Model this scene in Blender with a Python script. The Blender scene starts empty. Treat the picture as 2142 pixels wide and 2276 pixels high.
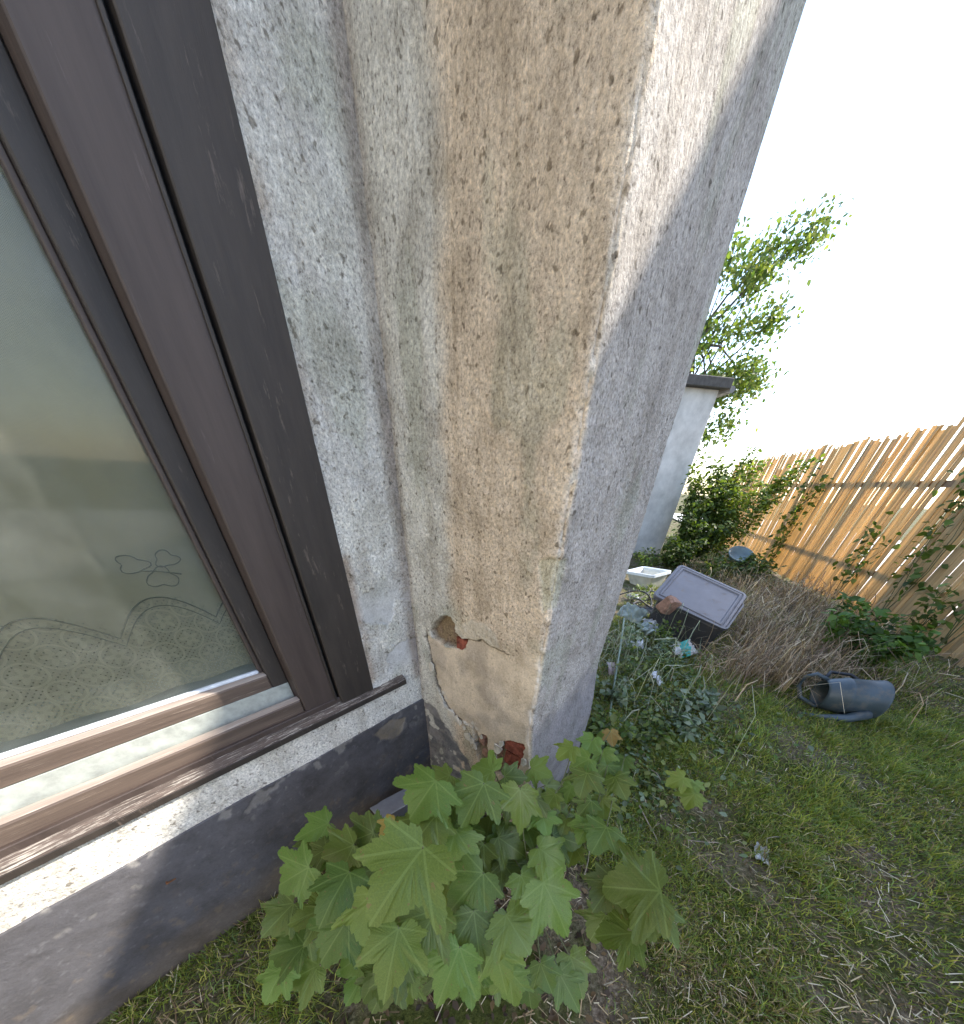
import bpy, math, random
import numpy as np
from mathutils import Vector, Matrix

random.seed(7)
rng = np.random.default_rng(7)
scene = bpy.context.scene
col = scene.collection

# ------------------------------------------------------------------ camera
# ultra-wide phone lens, held at about 1.5 m, tilted down and rolled slightly
FPX, WPX = 650.0, 2142.0
PP = np.array([1088.0, 1572.0])
NAD = np.array([-50.0, 838.0])
CAM = np.array([0.0, 0.0, 1.15])
_rn = np.hypot(*NAD)
_th = math.atan(FPX / _rn)
FWD = np.array([0, math.cos(_th), -math.sin(_th)])
_U0 = np.array([0, math.sin(_th), math.cos(_th)])
_R0 = np.array([1.0, 0, 0])
_s, _c = NAD[0] / _rn, NAD[1] / _rn
RGT = _c * _R0 - _s * _U0
DWN = -_s * _R0 - _c * _U0
cam_data = bpy.data.cameras.new('camera')
cam_data.sensor_fit = 'HORIZONTAL'
cam_data.sensor_width = 36.0
cam_data.lens = 36.0 * FPX / WPX
cam_data.shift_x = -(PP[0] - 1071.0) / WPX
cam_data.shift_y = (PP[1] - 1138.0) / WPX
cam_data.clip_start = 0.02
cam_data.clip_end = 2000
cam = bpy.data.objects.new('camera', cam_data)
col.objects.link(cam)
m = Matrix.Identity(4)
for i in range(3):
    m[i][0], m[i][1], m[i][2], m[i][3] = RGT[i], -DWN[i], -FWD[i], CAM[i]
cam.matrix_world = m
scene.camera = cam

# ------------------------------------------------------------------ wall axes, sun, sky, exposure
AZ = math.radians(37.0)
AX = np.array([math.sin(AZ), math.cos(AZ), 0.0])      # along the window wall, away from the camera
BX = np.array([math.cos(AZ), -math.sin(AZ), 0.0])     # out of the window wall
IC = np.array([-0.3617, 1.2568, 0.0])                 # corner of the window wall and the pier
ELEV = math.radians(38.0)
_h = BX + 1.02 * AX
_h /= np.linalg.norm(_h)
SUN = np.array([_h[0] * math.cos(ELEV), _h[1] * math.cos(ELEV), math.sin(ELEV)])

world = bpy.data.worlds.new('World')
scene.world = world
world.use_nodes = True
wn = world.node_tree.nodes
sky = wn.new('ShaderNodeTexSky')
sky.sky_type = 'NISHITA'
sky.sun_disc = False
sky.sun_elevation = ELEV
sky.sun_rotation = math.atan2(SUN[0], SUN[1])
sky.air_density = 1.0
sky.dust_density = 1.0
sky.ozone_density = 1.0
wn['Background'].inputs['Strength'].default_value = 0.15
world.node_tree.links.new(sky.outputs[0], wn['Background'].inputs[0])

sun_data = bpy.data.lights.new('sun', 'SUN')
sun_data.energy = 2.5
sun_data.angle = math.radians(0.42)
sun_data.color = (1.0, 0.93, 0.82)
sun = bpy.data.objects.new('sun', sun_data)
sun.rotation_euler = Vector(SUN).to_track_quat('Z', 'Y').to_euler()
sun.location = (6, 0, 9)
col.objects.link(sun)

scene.view_settings.view_transform = 'Standard'
scene.view_settings.look = 'None'
scene.view_settings.exposure = 2.05
scene.view_settings.gamma = 1.0
scene.view_settings.use_curve_mapping = False
scene.render.engine = 'CYCLES'
scene.cycles.max_bounces = 8
scene.cycles.transparent_max_bounces = 24
scene.cycles.use_denoising = True


# ------------------------------------------------------------------ helpers
def L(s, o, z):
    p = IC + s * AX + o * BX
    return np.array([p[0], p[1], z])


def sstep(e0, e1, x):
    t = np.clip((np.asarray(x, float) - e0) / (e1 - e0), 0, 1)
    return t * t * (3 - 2 * t)


_lat = rng.random((256, 256))


def vnoise(x, y):
    x = np.asarray(x, float); y = np.asarray(y, float)
    xi = np.floor(x).astype(int); yi = np.floor(y).astype(int)
    fx = x - xi; fy = y - yi
    fx = fx * fx * (3 - 2 * fx); fy = fy * fy * (3 - 2 * fy)
    g = lambda i, j: _lat[i % 256, j % 256]
    return (g(xi, yi) * (1 - fx) + g(xi + 1, yi) * fx) * (1 - fy) + (g(xi, yi + 1) * (1 - fx) + g(xi + 1, yi + 1) * fx) * fy


def fbm(x, y, f=1.0, o=4):
    r = 0; a = 0.5; t = 0
    for i in range(o):
        r = r + a * vnoise(np.asarray(x) * f + 17.3 * i, np.asarray(y) * f + 9.1 * i); t += a
        a *= 0.5; f *= 2.03
    return r / t


def zg(x, y):
    """height of the garden ground"""
    x = np.asarray(x, float); y = np.asarray(y, float)
    r = np.hypot(x - 0.0, y - 0.6)
    return -0.40 + 0.20 * sstep(0.7, 2.6, r) + 0.035 * (fbm(x + 40, y + 40, 2.3, 3) - 0.5) * sstep(0.3, 1.2, r)


def ray(u, v):
    q = (np.array([u, v], float) - PP) / FPX
    return FWD + q[0] * RGT + q[1] * DWN


def at(u, v, d):
    """point seen in direction (u, v), d metres along the optical axis"""
    return CAM + d * ray(u, v)


def gnd(u, v, h=0.0):
    w = ray(u, v)
    z = -0.2
    for _ in range(6):
        p = CAM + (z - CAM[2]) / w[2] * w
        z = float(zg(p[0], p[1])) + h
    return p


def tag(o, label=None, cat=None, group=None, kind=None):
    if label: o['label'] = label
    if cat: o['category'] = cat
    if group: o['group'] = group
    if kind: o['kind'] = kind
    return o


def empty(name, loc=(0, 0, 0), parent=None):
    o = bpy.data.objects.new(name, None)
    o.empty_display_size = 0.05
    col.objects.link(o)
    if parent is not None:
        o.parent = parent
    o.location = Vector([float(v) for v in loc])
    return o


def link(name, me, parent=None, world=True):
    """mesh in world coordinates, kept there under its parent"""
    o = bpy.data.objects.new(name, me)
    col.objects.link(o)
    if parent is not None:
        o.parent = parent
        if world:
            bpy.context.view_layer.update()
            o.matrix_parent_inverse = parent.matrix_world.inverted()
    return o


def mesh(name, v, f, mat, smooth=False, attrs=None, fattrs=None):
    me = bpy.data.meshes.new(name)
    v = np.asarray(v, np.float32)
    if isinstance(f, np.ndarray):
        n, k = f.shape
        me.vertices.add(len(v)); me.vertices.foreach_set('co', v.ravel())
        me.loops.add(n * k); me.loops.foreach_set('vertex_index', f.astype(np.int32).ravel())
        me.polygons.add(n)
        me.polygons.foreach_set('loop_start', np.arange(0, n * k, k, dtype=np.int32))
        me.update(calc_edges=True)
    else:
        me.from_pydata([tuple(map(float, p)) for p in v], [], [tuple(int(i) for i in q) for q in f])
    me.validate(verbose=False)
    for k, a in (attrs or {}).items():
        a = np.asarray(a, np.float32)
        if a.ndim == 1:
            at_ = me.attributes.new(k, 'FLOAT', 'POINT'); at_.data.foreach_set('value', a)
        else:
            if a.shape[1] == 3: a = np.concatenate([a, np.ones((len(a), 1), np.float32)], 1)
            at_ = me.attributes.new(k, 'FLOAT_COLOR', 'POINT'); at_.data.foreach_set('color', a.ravel())
    if mat is not None:
        for mm in (mat if isinstance(mat, (list, tuple)) else [mat]):
            me.materials.append(mm)
    if smooth:
        me.polygons.foreach_set('use_smooth', np.ones(len(me.polygons), bool))
    me.update()
    return me


class MB:
    """collects pieces of one part"""
    def __init__(self): self.v = []; self.f = []

    def add(self, v, f):
        b = len(self.v)
        self.v += [tuple(map(float, p)) for p in v]
        self.f += [tuple(i + b for i in q) for q in f]

    def box(self, fn, a0, a1, b0, b1, c0, c1, bev=0.0):
        """box in the coordinates of fn(a, b, c) -> xyz, with chamfered edges"""
        if bev <= 0:
            v = [fn(a, b, c) for c in (c0, c1) for b in (b0, b1) for a in (a0, a1)]
            self.add(v, [(0, 2, 3, 1), (4, 5, 7, 6), (0, 1, 5, 4), (2, 6, 7, 3), (0, 4, 6, 2), (1, 3, 7, 5)])
            return
        lo = (a0, b0, c0); hi = (a1, b1, c1)
        pts = {}; v = []
        for sx in (0, 1):
            for sy in (0, 1):
                for sz in (0, 1):
                    for ax in range(3):
                        p = []
                        for k, sg in enumerate((sx, sy, sz)):
                            base = hi[k] if sg else lo[k]
                            if k != ax: base += -bev if sg else bev
                            p.append(base)
                        pts[(sx, sy, sz, ax)] = len(v); v.append(fn(*p))
        f = []
        for ax in range(3):
            o1, o2 = [k for k in range(3) if k != ax]
            for sg in (0, 1):
                q = []
                for (p1, p2) in ((0, 0), (1, 0), (1, 1), (0, 1)):
                    s3 = [0, 0, 0]; s3[ax] = sg; s3[o1] = p1; s3[o2] = p2
                    q.append(pts[(*s3, ax)])
                f.append(tuple(q))
        for ax in range(3):          # edges along ax
            o1, o2 = [k for k in range(3) if k != ax]
            for p1 in (0, 1):
                for p2 in (0, 1):
                    q = []
                    for e, fa in ((0, o1), (1, o1), (1, o2), (0, o2)):
                        s3 = [0, 0, 0]; s3[ax] = e; s3[o1] = p1; s3[o2] = p2
                        q.append(pts[(*s3, fa)])
                    f.append(tuple(q))
        for sx in (0, 1):
            for sy in (0, 1):
                for sz in (0, 1):
                    f.append(tuple(pts[(sx, sy, sz, ax)] for ax in range(3)))
        self.add(v, f)

    def tube(self, pts, rad, n=6, cap=True):
        pts = [np.asarray(p, float) for p in pts]
        if np.isscalar(rad): rad = [rad] * len(pts)
        b = len(self.v); up = np.array([0.13, 0.21, 0.97])
        for i, p in enumerate(pts):
            d = pts[min(i + 1, len(pts) - 1)] - pts[max(i - 1, 0)]
            d = d / (np.linalg.norm(d) + 1e-9)
            x = np.cross(d, up)
            if np.linalg.norm(x) < 1e-3: x = np.cross(d, [1, 0, 0])
            x /= np.linalg.norm(x); y = np.cross(d, x)
            for k in range(n):
                t = 2 * math.pi * k / n
                self.v.append(tuple(p + rad[i] * (math.cos(t) * x + math.sin(t) * y)))
        for i in range(len(pts) - 1):
            for k in range(n):
                k2 = (k + 1) % n
                self.f.append((b + i * n + k, b + i * n + k2, b + (i + 1) * n + k2, b + (i + 1) * n + k))
        if cap:
            self.f.append(tuple(b + k for k in range(n))[::-1])
            self.f.append(tuple(b + (len(pts) - 1) * n + k for k in range(n)))

    def build(self, name, mat, parent=None, smooth=False, world=True):
        me = mesh(name, self.v, self.f, mat, smooth)
        import bmesh
        bm = bmesh.new(); bm.from_mesh(me)
        bmesh.ops.recalc_face_normals(bm, faces=bm.faces)
        bm.to_mesh(me); bm.free()
        if smooth:
            me.polygons.foreach_set('use_smooth', np.ones(len(me.polygons), bool))
        return link(name, me, parent, world)


def xyz(a, b, c): return (a, b, c)


# ------------------------------------------------------------------ materials
def new_mat(name):
    mt = bpy.data.materials.new(name); mt.use_nodes = True
    nt = mt.node_tree
    return mt, nt, nt.nodes['Principled BSDF'], nt.nodes['Material Output']


def N(nt, t, **kw):
    n = nt.nodes.new('ShaderNode' + t)
    for k, v in kw.items():
        if k in n.inputs: n.inputs[k].default_value = v
        else: setattr(n, k, v)
    return n


def ramp(nt, fac, stops):
    r = nt.nodes.new('ShaderNodeValToRGB')
    el = r.color_ramp.elements
    while len(el) < len(stops): el.new(0.5)
    for e, (p, c) in zip(el, stops):
        e.position = p; e.color = (*c, 1) if len(c) == 3 else c
    nt.links.new(fac, r.inputs[0])
    return r.outputs[0]


def mixc(nt, fac, a, b, mode='MIX'):
    n = nt.nodes.new('ShaderNodeMix'); n.data_type = 'RGBA'; n.blend_type = mode
    for sock, val in ((n.inputs['Factor'], fac), (n.inputs['A'], a), (n.inputs['B'], b)):
        if isinstance(val, (int, float)): sock.default_value = val
        elif isinstance(val, tuple): sock.default_value = (*val, 1) if len(val) == 3 else val
        else: nt.links.new(val, sock)
    return n.outputs['Result']


def noise(nt, scale, detail=4, rough=0.55, vec=None, dim='3D'):
    n = N(nt, 'TexNoise'); n.inputs['Scale'].default_value = scale
    n.inputs['Detail'].default_value = detail; n.inputs['Roughness'].default_value = rough
    if vec is not None: nt.links.new(vec, n.inputs['Vector'])
    return n.outputs['Fac']


def coords(nt, kind='Object'):
    return nt.nodes.new('ShaderNodeTexCoord').outputs[kind]


def bump(nt, h, strength, dist, prev=None):
    b = N(nt, 'Bump'); b.inputs['Strength'].default_value = strength; b.inputs['Distance'].default_value = dist
    nt.links.new(h, b.inputs['Height'])
    if prev is not None: nt.links.new(prev, b.inputs['Normal'])
    return b.outputs[0]


def math_(nt, op, a, b=None):
    n = nt.nodes.new('ShaderNodeMath'); n.operation = op
    for i, v in enumerate((a, b)):
        if v is None: continue
        if isinstance(v, (int, float)): n.inputs[i].default_value = v
        else: nt.links.new(v, n.inputs[i])
    return n.outputs[0]


def mat_plaster(name):
    """roughcast: vertex colour for coats and stains, rough = how coarse the coat is"""
    mt, nt, bs, out = new_mat(name)
    co = coords(nt)
    ca = N(nt, 'Attribute'); ca.attribute_name = 'col'
    ro = N(nt, 'Attribute'); ro.attribute_name = 'rough'
    fine = noise(nt, 128, 5, 0.8, co)
    grit = noise(nt, 70, 3, 0.7, co)
    big = noise(nt, 9, 5, 0.6, co)
    sp = ramp(nt, fine, [(0.32, (0.28, 0.26, 0.24)), (0.44, (0.82, 0.81, 0.80)), (0.53, (1.04, 1.04, 1.03)), (0.66, (1.45, 1.43, 1.39))])
    pits = ramp(nt, noise(nt, 62, 2, 0.5, co), [(0.30, (0.45, 0.43, 0.40)), (0.37, (1, 1, 1))])
    sp = mixc(nt, 1.0, sp, pits, 'MULTIPLY')
    drip = N(nt, 'Mapping'); drip.inputs['Scale'].default_value = (14, 14, 1.1); nt.links.new(co, drip.inputs['Vector'])
    dr = ramp(nt, noise(nt, 1.0, 5, 0.6, drip.outputs[0]), [(0.34, (0.82, 0.80, 0.77)), (0.52, (1.03, 1.03, 1.03))])
    sp = mixc(nt, 1.0, sp, dr, 'MULTIPLY')
    c1 = mixc(nt, ro.outputs['Fac'], ca.outputs['Color'], mixc(nt, 1.0, ca.outputs['Color'], sp, 'MULTIPLY'))
    tone = ramp(nt, big, [(0.30, (0.70, 0.685, 0.66)), (0.55, (1, 1, 1)), (0.8, (1.08, 1.07, 1.05))])
    c2 = mixc(nt, 1.0, c1, tone, 'MULTIPLY')
    nt.links.new(c2, bs.inputs['Base Color'])
    bs.inputs['Roughness'].default_value = 0.92
    bs.inputs['Specular IOR Level'].default_value = 0.25
    hh = mixc(nt, 0.5, grit, fine)
    st = math_(nt, 'MULTIPLY', hh, math_(nt, 'ADD', math_(nt, 'MULTIPLY', ro.outputs['Fac'], 0.85), 0.15))
    b = bump(nt, st, 1.0, 0.010)
    nt.links.new(b, bs.inputs['Normal'])
    return mt


def mat_simple(name, c, rough=0.7, nscale=30, var=0.25, bumps=0.0, bscale=None, spec=0.4, metal=0.0, c2=None, bdist=0.003, stretch=None):
    mt, nt, bs, out = new_mat(name)
    co = coords(nt)
    if stretch:
        mp = N(nt, 'Mapping'); mp.inputs['Scale'].default_value = stretch
        nt.links.new(co, mp.inputs['Vector']); co = mp.outputs[0]
    nf = noise(nt, nscale, 5, 0.62, co)
    lo = tuple(v * (1 - var) for v in c); hi = tuple(min(1, v * (1 + var)) for v in (c2 or c))
    nt.links.new(ramp(nt, nf, [(0.3, lo), (0.7, hi)]), bs.inputs['Base Color'])
    bs.inputs['Roughness'].default_value = rough
    bs.inputs['Specular IOR Level'].default_value = spec
    bs.inputs['Metallic'].default_value = metal
    if bumps > 0:
        nt.links.new(bump(nt, noise(nt, bscale or nscale * 3, 4, 0.6, co), bumps, bdist), bs.inputs['Normal'])
    return mt


def mat_wood(name, c, c2, worn=(0.3, 0.25, 0.2), wear=0.6, scale=(1, 1, 1), rough=0.6):
    """varnished brown wood with weathered streaks; scale stretches the grain in wall coordinates"""
    mt, nt, bs, out = new_mat(name)
    mp = N(nt, 'Mapping'); mp.inputs['Scale'].default_value = scale
    mp.inputs['Rotation'].default_value = (0, 0, -(math.pi / 2 - AZ))
    mp.vector_type = 'TEXTURE'
    mp.inputs['Rotation'].default_value = (0, 0, math.pi / 2 - AZ)
    mp.inputs['Scale'].default_value = tuple(1 / s for s in scale)
    nt.links.new(coords(nt), mp.inputs['Vector'])
    g = noise(nt, 1.0, 6, 0.65, mp.outputs[0])
    base = ramp(nt, g, [(0.3, c), (0.7, c2)])
    w = noise(nt, 2.6, 6, 0.75, mp.outputs[0])
    wm = ramp(nt, w, [(wear, (0, 0, 0)), (min(1, wear + 0.12), (1, 1, 1))])
    nt.links.new(mixc(nt, wm, base, worn), bs.inputs['Base Color'])
    bs.inputs['Roughness'].default_value = rough
    nt.links.new(bump(nt, mixc(nt, 0.5, g, w), 0.5, 0.003), bs.inputs['Normal'])
    return mt


def mat_leaf(name, trans=0.35, rough=0.45, vein=False, attr=True, base=(0.07, 0.14, 0.02)):
    mt, nt, bs, out = new_mat(name)
    if attr:
        a = N(nt, 'Attribute'); a.attribute_name = 'col'; c = a.outputs['Color']
    else:
        oi = N(nt, 'ObjectInfo')
        hs = N(nt, 'HueSaturation')
        hs.inputs['Color'].default_value = (*base, 1)
        nt.links.new(ramp(nt, oi.outputs['Random'], [(0, (0.476, 0.476, 0.476)), (1, (0.512, 0.512, 0.512))]), hs.inputs['Hue'])
        r2 = math_(nt, 'FRACT', math_(nt, 'MULTIPLY', oi.outputs['Random'], 7.31))
        nt.links.new(math_(nt, 'ADD', math_(nt, 'MULTIPLY', r2, 0.75), 0.65), hs.inputs['Value'])
        c = hs.outputs[0]
    if vein:
        tc = N(nt, 'Attribute'); tc.attribute_name = 'lv'
        sp = N(nt, 'SeparateXYZ'); nt.links.new(tc.outputs['Vector'], sp.inputs[0])
        ax = math_(nt, 'ABSOLUTE', sp.outputs[0])
        ang = math_(nt, 'ARCTAN2', ax, sp.outputs[1])
        rad = math_(nt, 'SQRT', math_(nt, 'ADD', math_(nt, 'POWER', ax, 2.0), math_(nt, 'POWER', sp.outputs[1], 2.0)))
        d = None
        for t in (0.0, 0.80, 1.55):
            e = math_(nt, 'MULTIPLY', math_(nt, 'ABSOLUTE', math_(nt, 'SUBTRACT', ang, t)), rad)
            d = e if d is None else math_(nt, 'MINIMUM', d, e)
        # side veins branching off the main ribs
        wv = math_(nt, 'ABSOLUTE', math_(nt, 'SINE', math_(nt, 'MULTIPLY', math_(nt, 'SUBTRACT', rad, math_(nt, 'MULTIPLY', d, 1.1)), 26.0)))
        vm = math_(nt, 'LESS_THAN', d, 0.016)
        sv = math_(nt, 'MULTIPLY', math_(nt, 'LESS_THAN', wv, 0.13), 0.45)
        mk = math_(nt, 'MAXIMUM', vm, sv)
        mot = noise(nt, 45, 3, 0.6, coords(nt))
        c = mixc(nt, 1.0, c, ramp(nt, mot, [(0.3, (0.82, 0.84, 0.8)), (0.7, (1.15, 1.12, 1.1))]), 'MULTIPLY')
        bs_n = noise(nt, 6.0, 4, 0.7, coords(nt))
        eg = math_(nt, 'MULTIPLY', math_(nt, 'GREATER_THAN', bs_n, 0.64), math_(nt, 'GREATER_THAN', rad, 0.35))
        c = mixc(nt, math_(nt, 'MULTIPLY', eg, 0.7), c, (0.16, 0.11, 0.045))
        c = mixc(nt, math_(nt, 'MULTIPLY', mk, 0.32), c, (0.21, 0.29, 0.09))
        nt.links.new(bump(nt, math_(nt, 'SUBTRACT', d, math_(nt, 'MULTIPLY', sv, 0.02)), 0.25, 0.006), bs.inputs['Normal'])
    nt.links.new(c, bs.inputs['Base Color'])
    bs.inputs['Roughness'].default_value = rough
    bs.inputs['Specular IOR Level'].default_value = 0.35
    tr = N(nt, 'BsdfTranslucent')
    nt.links.new(mixc(nt, 1.0, c, (1.5, 1.5, 0.6), 'MULTIPLY'), tr.inputs['Color'])
    mx = N(nt, 'MixShader'); mx.inputs[0].default_value = trans
    nt.links.new(bs.outputs[0], mx.inputs[1]); nt.links.new(tr.outputs[0], mx.inputs[2])
    nt.links.new(mx.outputs[0], out.inputs[0])
    return mt


M = {}
M['plaster'] = mat_plaster('roughcast_plaster')
M['frame'] = mat_wood('dark_brown_frame', (0.018, 0.0135, 0.011), (0.042, 0.032, 0.026), (0.12, 0.092, 0.075), 0.60, (18, 60, 3.5))
M['frame_mid'] = mat_wood('brown_frame', (0.036, 0.024, 0.020), (0.072, 0.052, 0.044), (0.13, 0.10, 0.085), 0.62, (14, 50, 1.6))
M['rail'] = mat_wood('brown_rail', (0.060, 0.042, 0.033), (0.125, 0.090, 0.070), (0.26, 0.21, 0.17), 0.58, (2.2, 60, 60))
M['sill'] = mat_wood('weathered_sill', (0.035, 0.026, 0.022), (0.12, 0.09, 0.075), (0.42, 0.38, 0.33), 0.52, (5, 90, 60), 0.85)
M['cap'] = mat_wood('worn_rail_top', (0.26, 0.20, 0.165), (0.42, 0.36, 0.31), (0.52, 0.47, 0.42), 0.55, (3, 60, 60))
M['track'] = mat_simple('aluminium_track', (0.34, 0.36, 0.33), 0.5, 30, 0.22, 0.15, 60)
M['bead'] = mat_simple('white_bead', (0.62, 0.66, 0.70), 0.4, 40, 0.15)
M['gap_black'] = mat_simple('black_gap_fill', (0.012, 0.012, 0.013), 0.6, 40, 0.2)  # black strips set in the window gaps, standing in for their dark depth
M['brick'] = mat_simple('red_brick', (0.27, 0.085, 0.058), 0.95, 45, 0.55, 0.9, 150, 0.2, bdist=0.006)
M['brick_dusty'] = mat_simple('dusty_brick', (0.34, 0.20, 0.15), 0.95, 50, 0.5, 0.9, 150, 0.2, bdist=0.006)
M['room'] = mat_simple('room_wall', (0.22, 0.21, 0.17), 0.9, 3, 0.1)
M['inner_board'] = mat_simple('inner_board', (0.55, 0.60, 0.57), 0.5, 12, 0.1)

# glass: clear sheet with a Fresnel reflection and a film of dust
mt, nt, bs, out = new_mat('window_glass')
tp = N(nt, 'BsdfTransparent'); tp.inputs['Color'].default_value = (0.91, 0.92, 0.88, 1)
gl = N(nt, 'BsdfGlossy'); gl.inputs['Roughness'].default_value = 0.03
df = N(nt, 'BsdfDiffuse'); df.inputs['Color'].default_value = (0.45, 0.47, 0.43, 1)
fr = N(nt, 'Fresnel'); fr.inputs['IOR'].default_value = 1.27
m1 = N(nt, 'MixShader'); nt.links.new(fr.outputs[0], m1.inputs[0]); nt.links.new(tp.outputs[0], m1.inputs[1]); nt.links.new(gl.outputs[0], m1.inputs[2])
m2 = N(nt, 'MixShader')
nt.links.new(ramp(nt, noise(nt, 7, 5, 0.7, coords(nt)), [(0.35, (0.03,) * 3), (0.75, (0.12,) * 3)]), m2.inputs[0])
nt.links.new(m1.outputs[0], m2.inputs[1]); nt.links.new(df.outputs[0], m2.inputs[2]); nt.links.new(m2.outputs[0], out.inputs[0])
M['glass'] = mt

# net curtain: woven threads with holes, closer woven in the border
mt, nt, bs, out = new_mat('net_curtain')
at_ = N(nt, 'Attribute'); at_.attribute_name = 'net'
df = N(nt, 'BsdfDiffuse'); df.inputs['Color'].default_value = (0.60, 0.545, 0.40, 1)
tr = N(nt, 'BsdfTranslucent'); tr.inputs['Color'].default_value = (0.60, 0.545, 0.40, 1)
tp = N(nt, 'BsdfTransparent')
m1 = N(nt, 'MixShader'); m1.inputs[0].default_value = 0.4
nt.links.new(df.outputs[0], m1.inputs[1]); nt.links.new(tr.outputs[0], m1.inputs[2])
sp = N(nt, 'SeparateXYZ'); nt.links.new(at_.outputs['Vector'], sp.inputs[0])
w1 = math_(nt, 'ABSOLUTE', math_(nt, 'SINE', math_(nt, 'MULTIPLY', sp.outputs[0], 1700.0)))
w2 = math_(nt, 'ABSOLUTE', math_(nt, 'SINE', math_(nt, 'MULTIPLY', sp.outputs[1], 1700.0)))
fine = math_(nt, 'MAXIMUM', math_(nt, 'GREATER_THAN', w1, 0.62), math_(nt, 'GREATER_THAN', w2, 0.62))
b1 = math_(nt, 'ABSOLUTE', math_(nt, 'SINE', math_(nt, 'MULTIPLY', math_(nt, 'ADD', sp.outputs[0], sp.outputs[1]), 250.0)))
b2 = math_(nt, 'ABSOLUTE', math_(nt, 'SINE', math_(nt, 'MULTIPLY', math_(nt, 'SUBTRACT', sp.outputs[0], sp.outputs[1]), 250.0)))
coarse = math_(nt, 'MAXIMUM', math_(nt, 'GREATER_THAN', b1, 0.42), math_(nt, 'GREATER_THAN', b2, 0.42))
def cell(sock):
    return math_(nt, 'SUBTRACT', math_(nt, 'FRACT', math_(nt, 'MULTIPLY', sock, 1 / 0.075)), 0.5)
cxn, cyn = cell(math_(nt, 'ADD', sp.outputs[0], math_(nt, 'MULTIPLY', sp.outputs[1], 0.5))), cell(math_(nt, 'SUBTRACT', sp.outputs[1], math_(nt, 'MULTIPLY', sp.outputs[0], 0.5)))
rdn = math_(nt, 'SQRT', math_(nt, 'ADD', math_(nt, 'POWER', math_(nt, 'ABSOLUTE', cxn), 2.0), math_(nt, 'POWER', math_(nt, 'ABSOLUTE', cyn), 2.0)))
pet = math_(nt, 'ADD', math_(nt, 'MULTIPLY', math_(nt, 'COSINE', math_(nt, 'MULTIPLY', math_(nt, 'ARCTAN2', cyn, cxn), 5.0)), 0.10), 0.24)
flw = math_(nt, 'MULTIPLY', math_(nt, 'LESS_THAN', rdn, pet), math_(nt, 'GREATER_THAN', rdn, 0.07))
rng_ = math_(nt, 'LESS_THAN', math_(nt, 'ABSOLUTE', math_(nt, 'SUBTRACT', rdn, 0.46)), 0.035)
coarse = math_(nt, 'MAXIMUM', math_(nt, 'MULTIPLY', coarse, 0.66), math_(nt, 'MULTIPLY', math_(nt, 'MAXIMUM', flw, rng_), 0.80))
fine = math_(nt, 'MULTIPLY', fine, 0.85)
mm = N(nt, 'Mix'); nt.links.new(sp.outputs[2], mm.inputs[0]); nt.links.new(fine, mm.inputs[2]); nt.links.new(coarse, mm.inputs[3])
m2 = N(nt, 'MixShader'); nt.links.new(mm.outputs[0], m2.inputs[0])
nt.links.new(tp.outputs[0], m2.inputs[1]); nt.links.new(m1.outputs[0], m2.inputs[2]); nt.links.new(m2.outputs[0], out.inputs[0])
M['net'] = mt
M['stitch'] = mat_simple('embroidery_thread', (0.10, 0.105, 0.075), 0.9, 60, 0.2)

M['leaf_big'] = mat_leaf('sycamore_leaf', 0.28, 0.38, True, False, (0.098, 0.155, 0.028))
M['leaf_yellow'] = mat_leaf('yellowing_leaf', 0.28, 0.5, True, False, (0.33, 0.25, 0.045))
M['leaf'] = mat_leaf('small_leaves', 0.35, 0.55)
M['stalk'] = mat_simple('green_stalk', (0.10, 0.11, 0.045), 0.6, 30, 0.3)
M['twig'] = mat_simple('dry_twig', (0.30, 0.25, 0.19), 0.9, 25, 0.35, 0.4, 90)
M['bark'] = mat_simple('bark', (0.10, 0.075, 0.055), 0.95, 14, 0.4, 0.8, 40, bdist=0.01)
M['dry'] = mat_leaf('dry_stems', 0.15, 0.8)
M['grass'] = mat_leaf('grass_blades', 0.3, 0.6)

# ground: soil, thatch and moss
mt, nt, bs, out = new_mat('garden_soil')
co = coords(nt)
n1 = noise(nt, 2.2, 6, 0.65, co); n2 = noise(nt, 60, 5, 0.7, co); n3 = noise(nt, 6, 5, 0.6, co)
soil = ramp(nt, n2, [(0.28, (0.05, 0.037, 0.025)), (0.5, (0.16, 0.125, 0.09)), (0.72, (0.36, 0.30, 0.22))])
moss = ramp(nt, n2, [(0.3, (0.028, 0.038, 0.010)), (0.7, (0.12, 0.135, 0.036))])
nt.links.new(mixc(nt, ramp(nt, mixc(nt, 0.5, n1, n3), [(0.42, (0, 0, 0)), (0.56, (1, 1, 1))]), soil, moss), bs.inputs['Base Color'])
bs.inputs['Roughness'].default_value = 1.0; bs.inputs['Specular IOR Level'].default_value = 0.1
nt.links.new(bump(nt, n2, 1.0, 0.02, bump(nt, n3, 0.6, 0.06)), bs.inputs['Normal'])
M['soil'] = mt
M['concrete'] = mat_simple('pale_concrete', (0.52, 0.50, 0.46), 0.9, 6, 0.18, 0.3, 50)


def quads_grid(nu, nv):
    i = np.arange(nu - 1)[:, None] * nv + np.arange(nv - 1)[None, :]
    i = i.ravel()
    return np.stack([i, i + nv, i + nv + 1, i + 1], 1)


def inpoly(x, y, poly):
    x = np.asarray(x); y = np.asarray(y); r = np.zeros(x.shape, bool)
    n = len(poly)
    for k in range(n):
        x0, y0 = poly[k]; x1, y1 = poly[(k + 1) % n]
        if y0 == y1: continue
        c = ((y0 > y) != (y1 > y)) & (x < (x1 - x0) * (y - y0) / (y1 - y0) + x0)
        r ^= c
    return r


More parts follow.
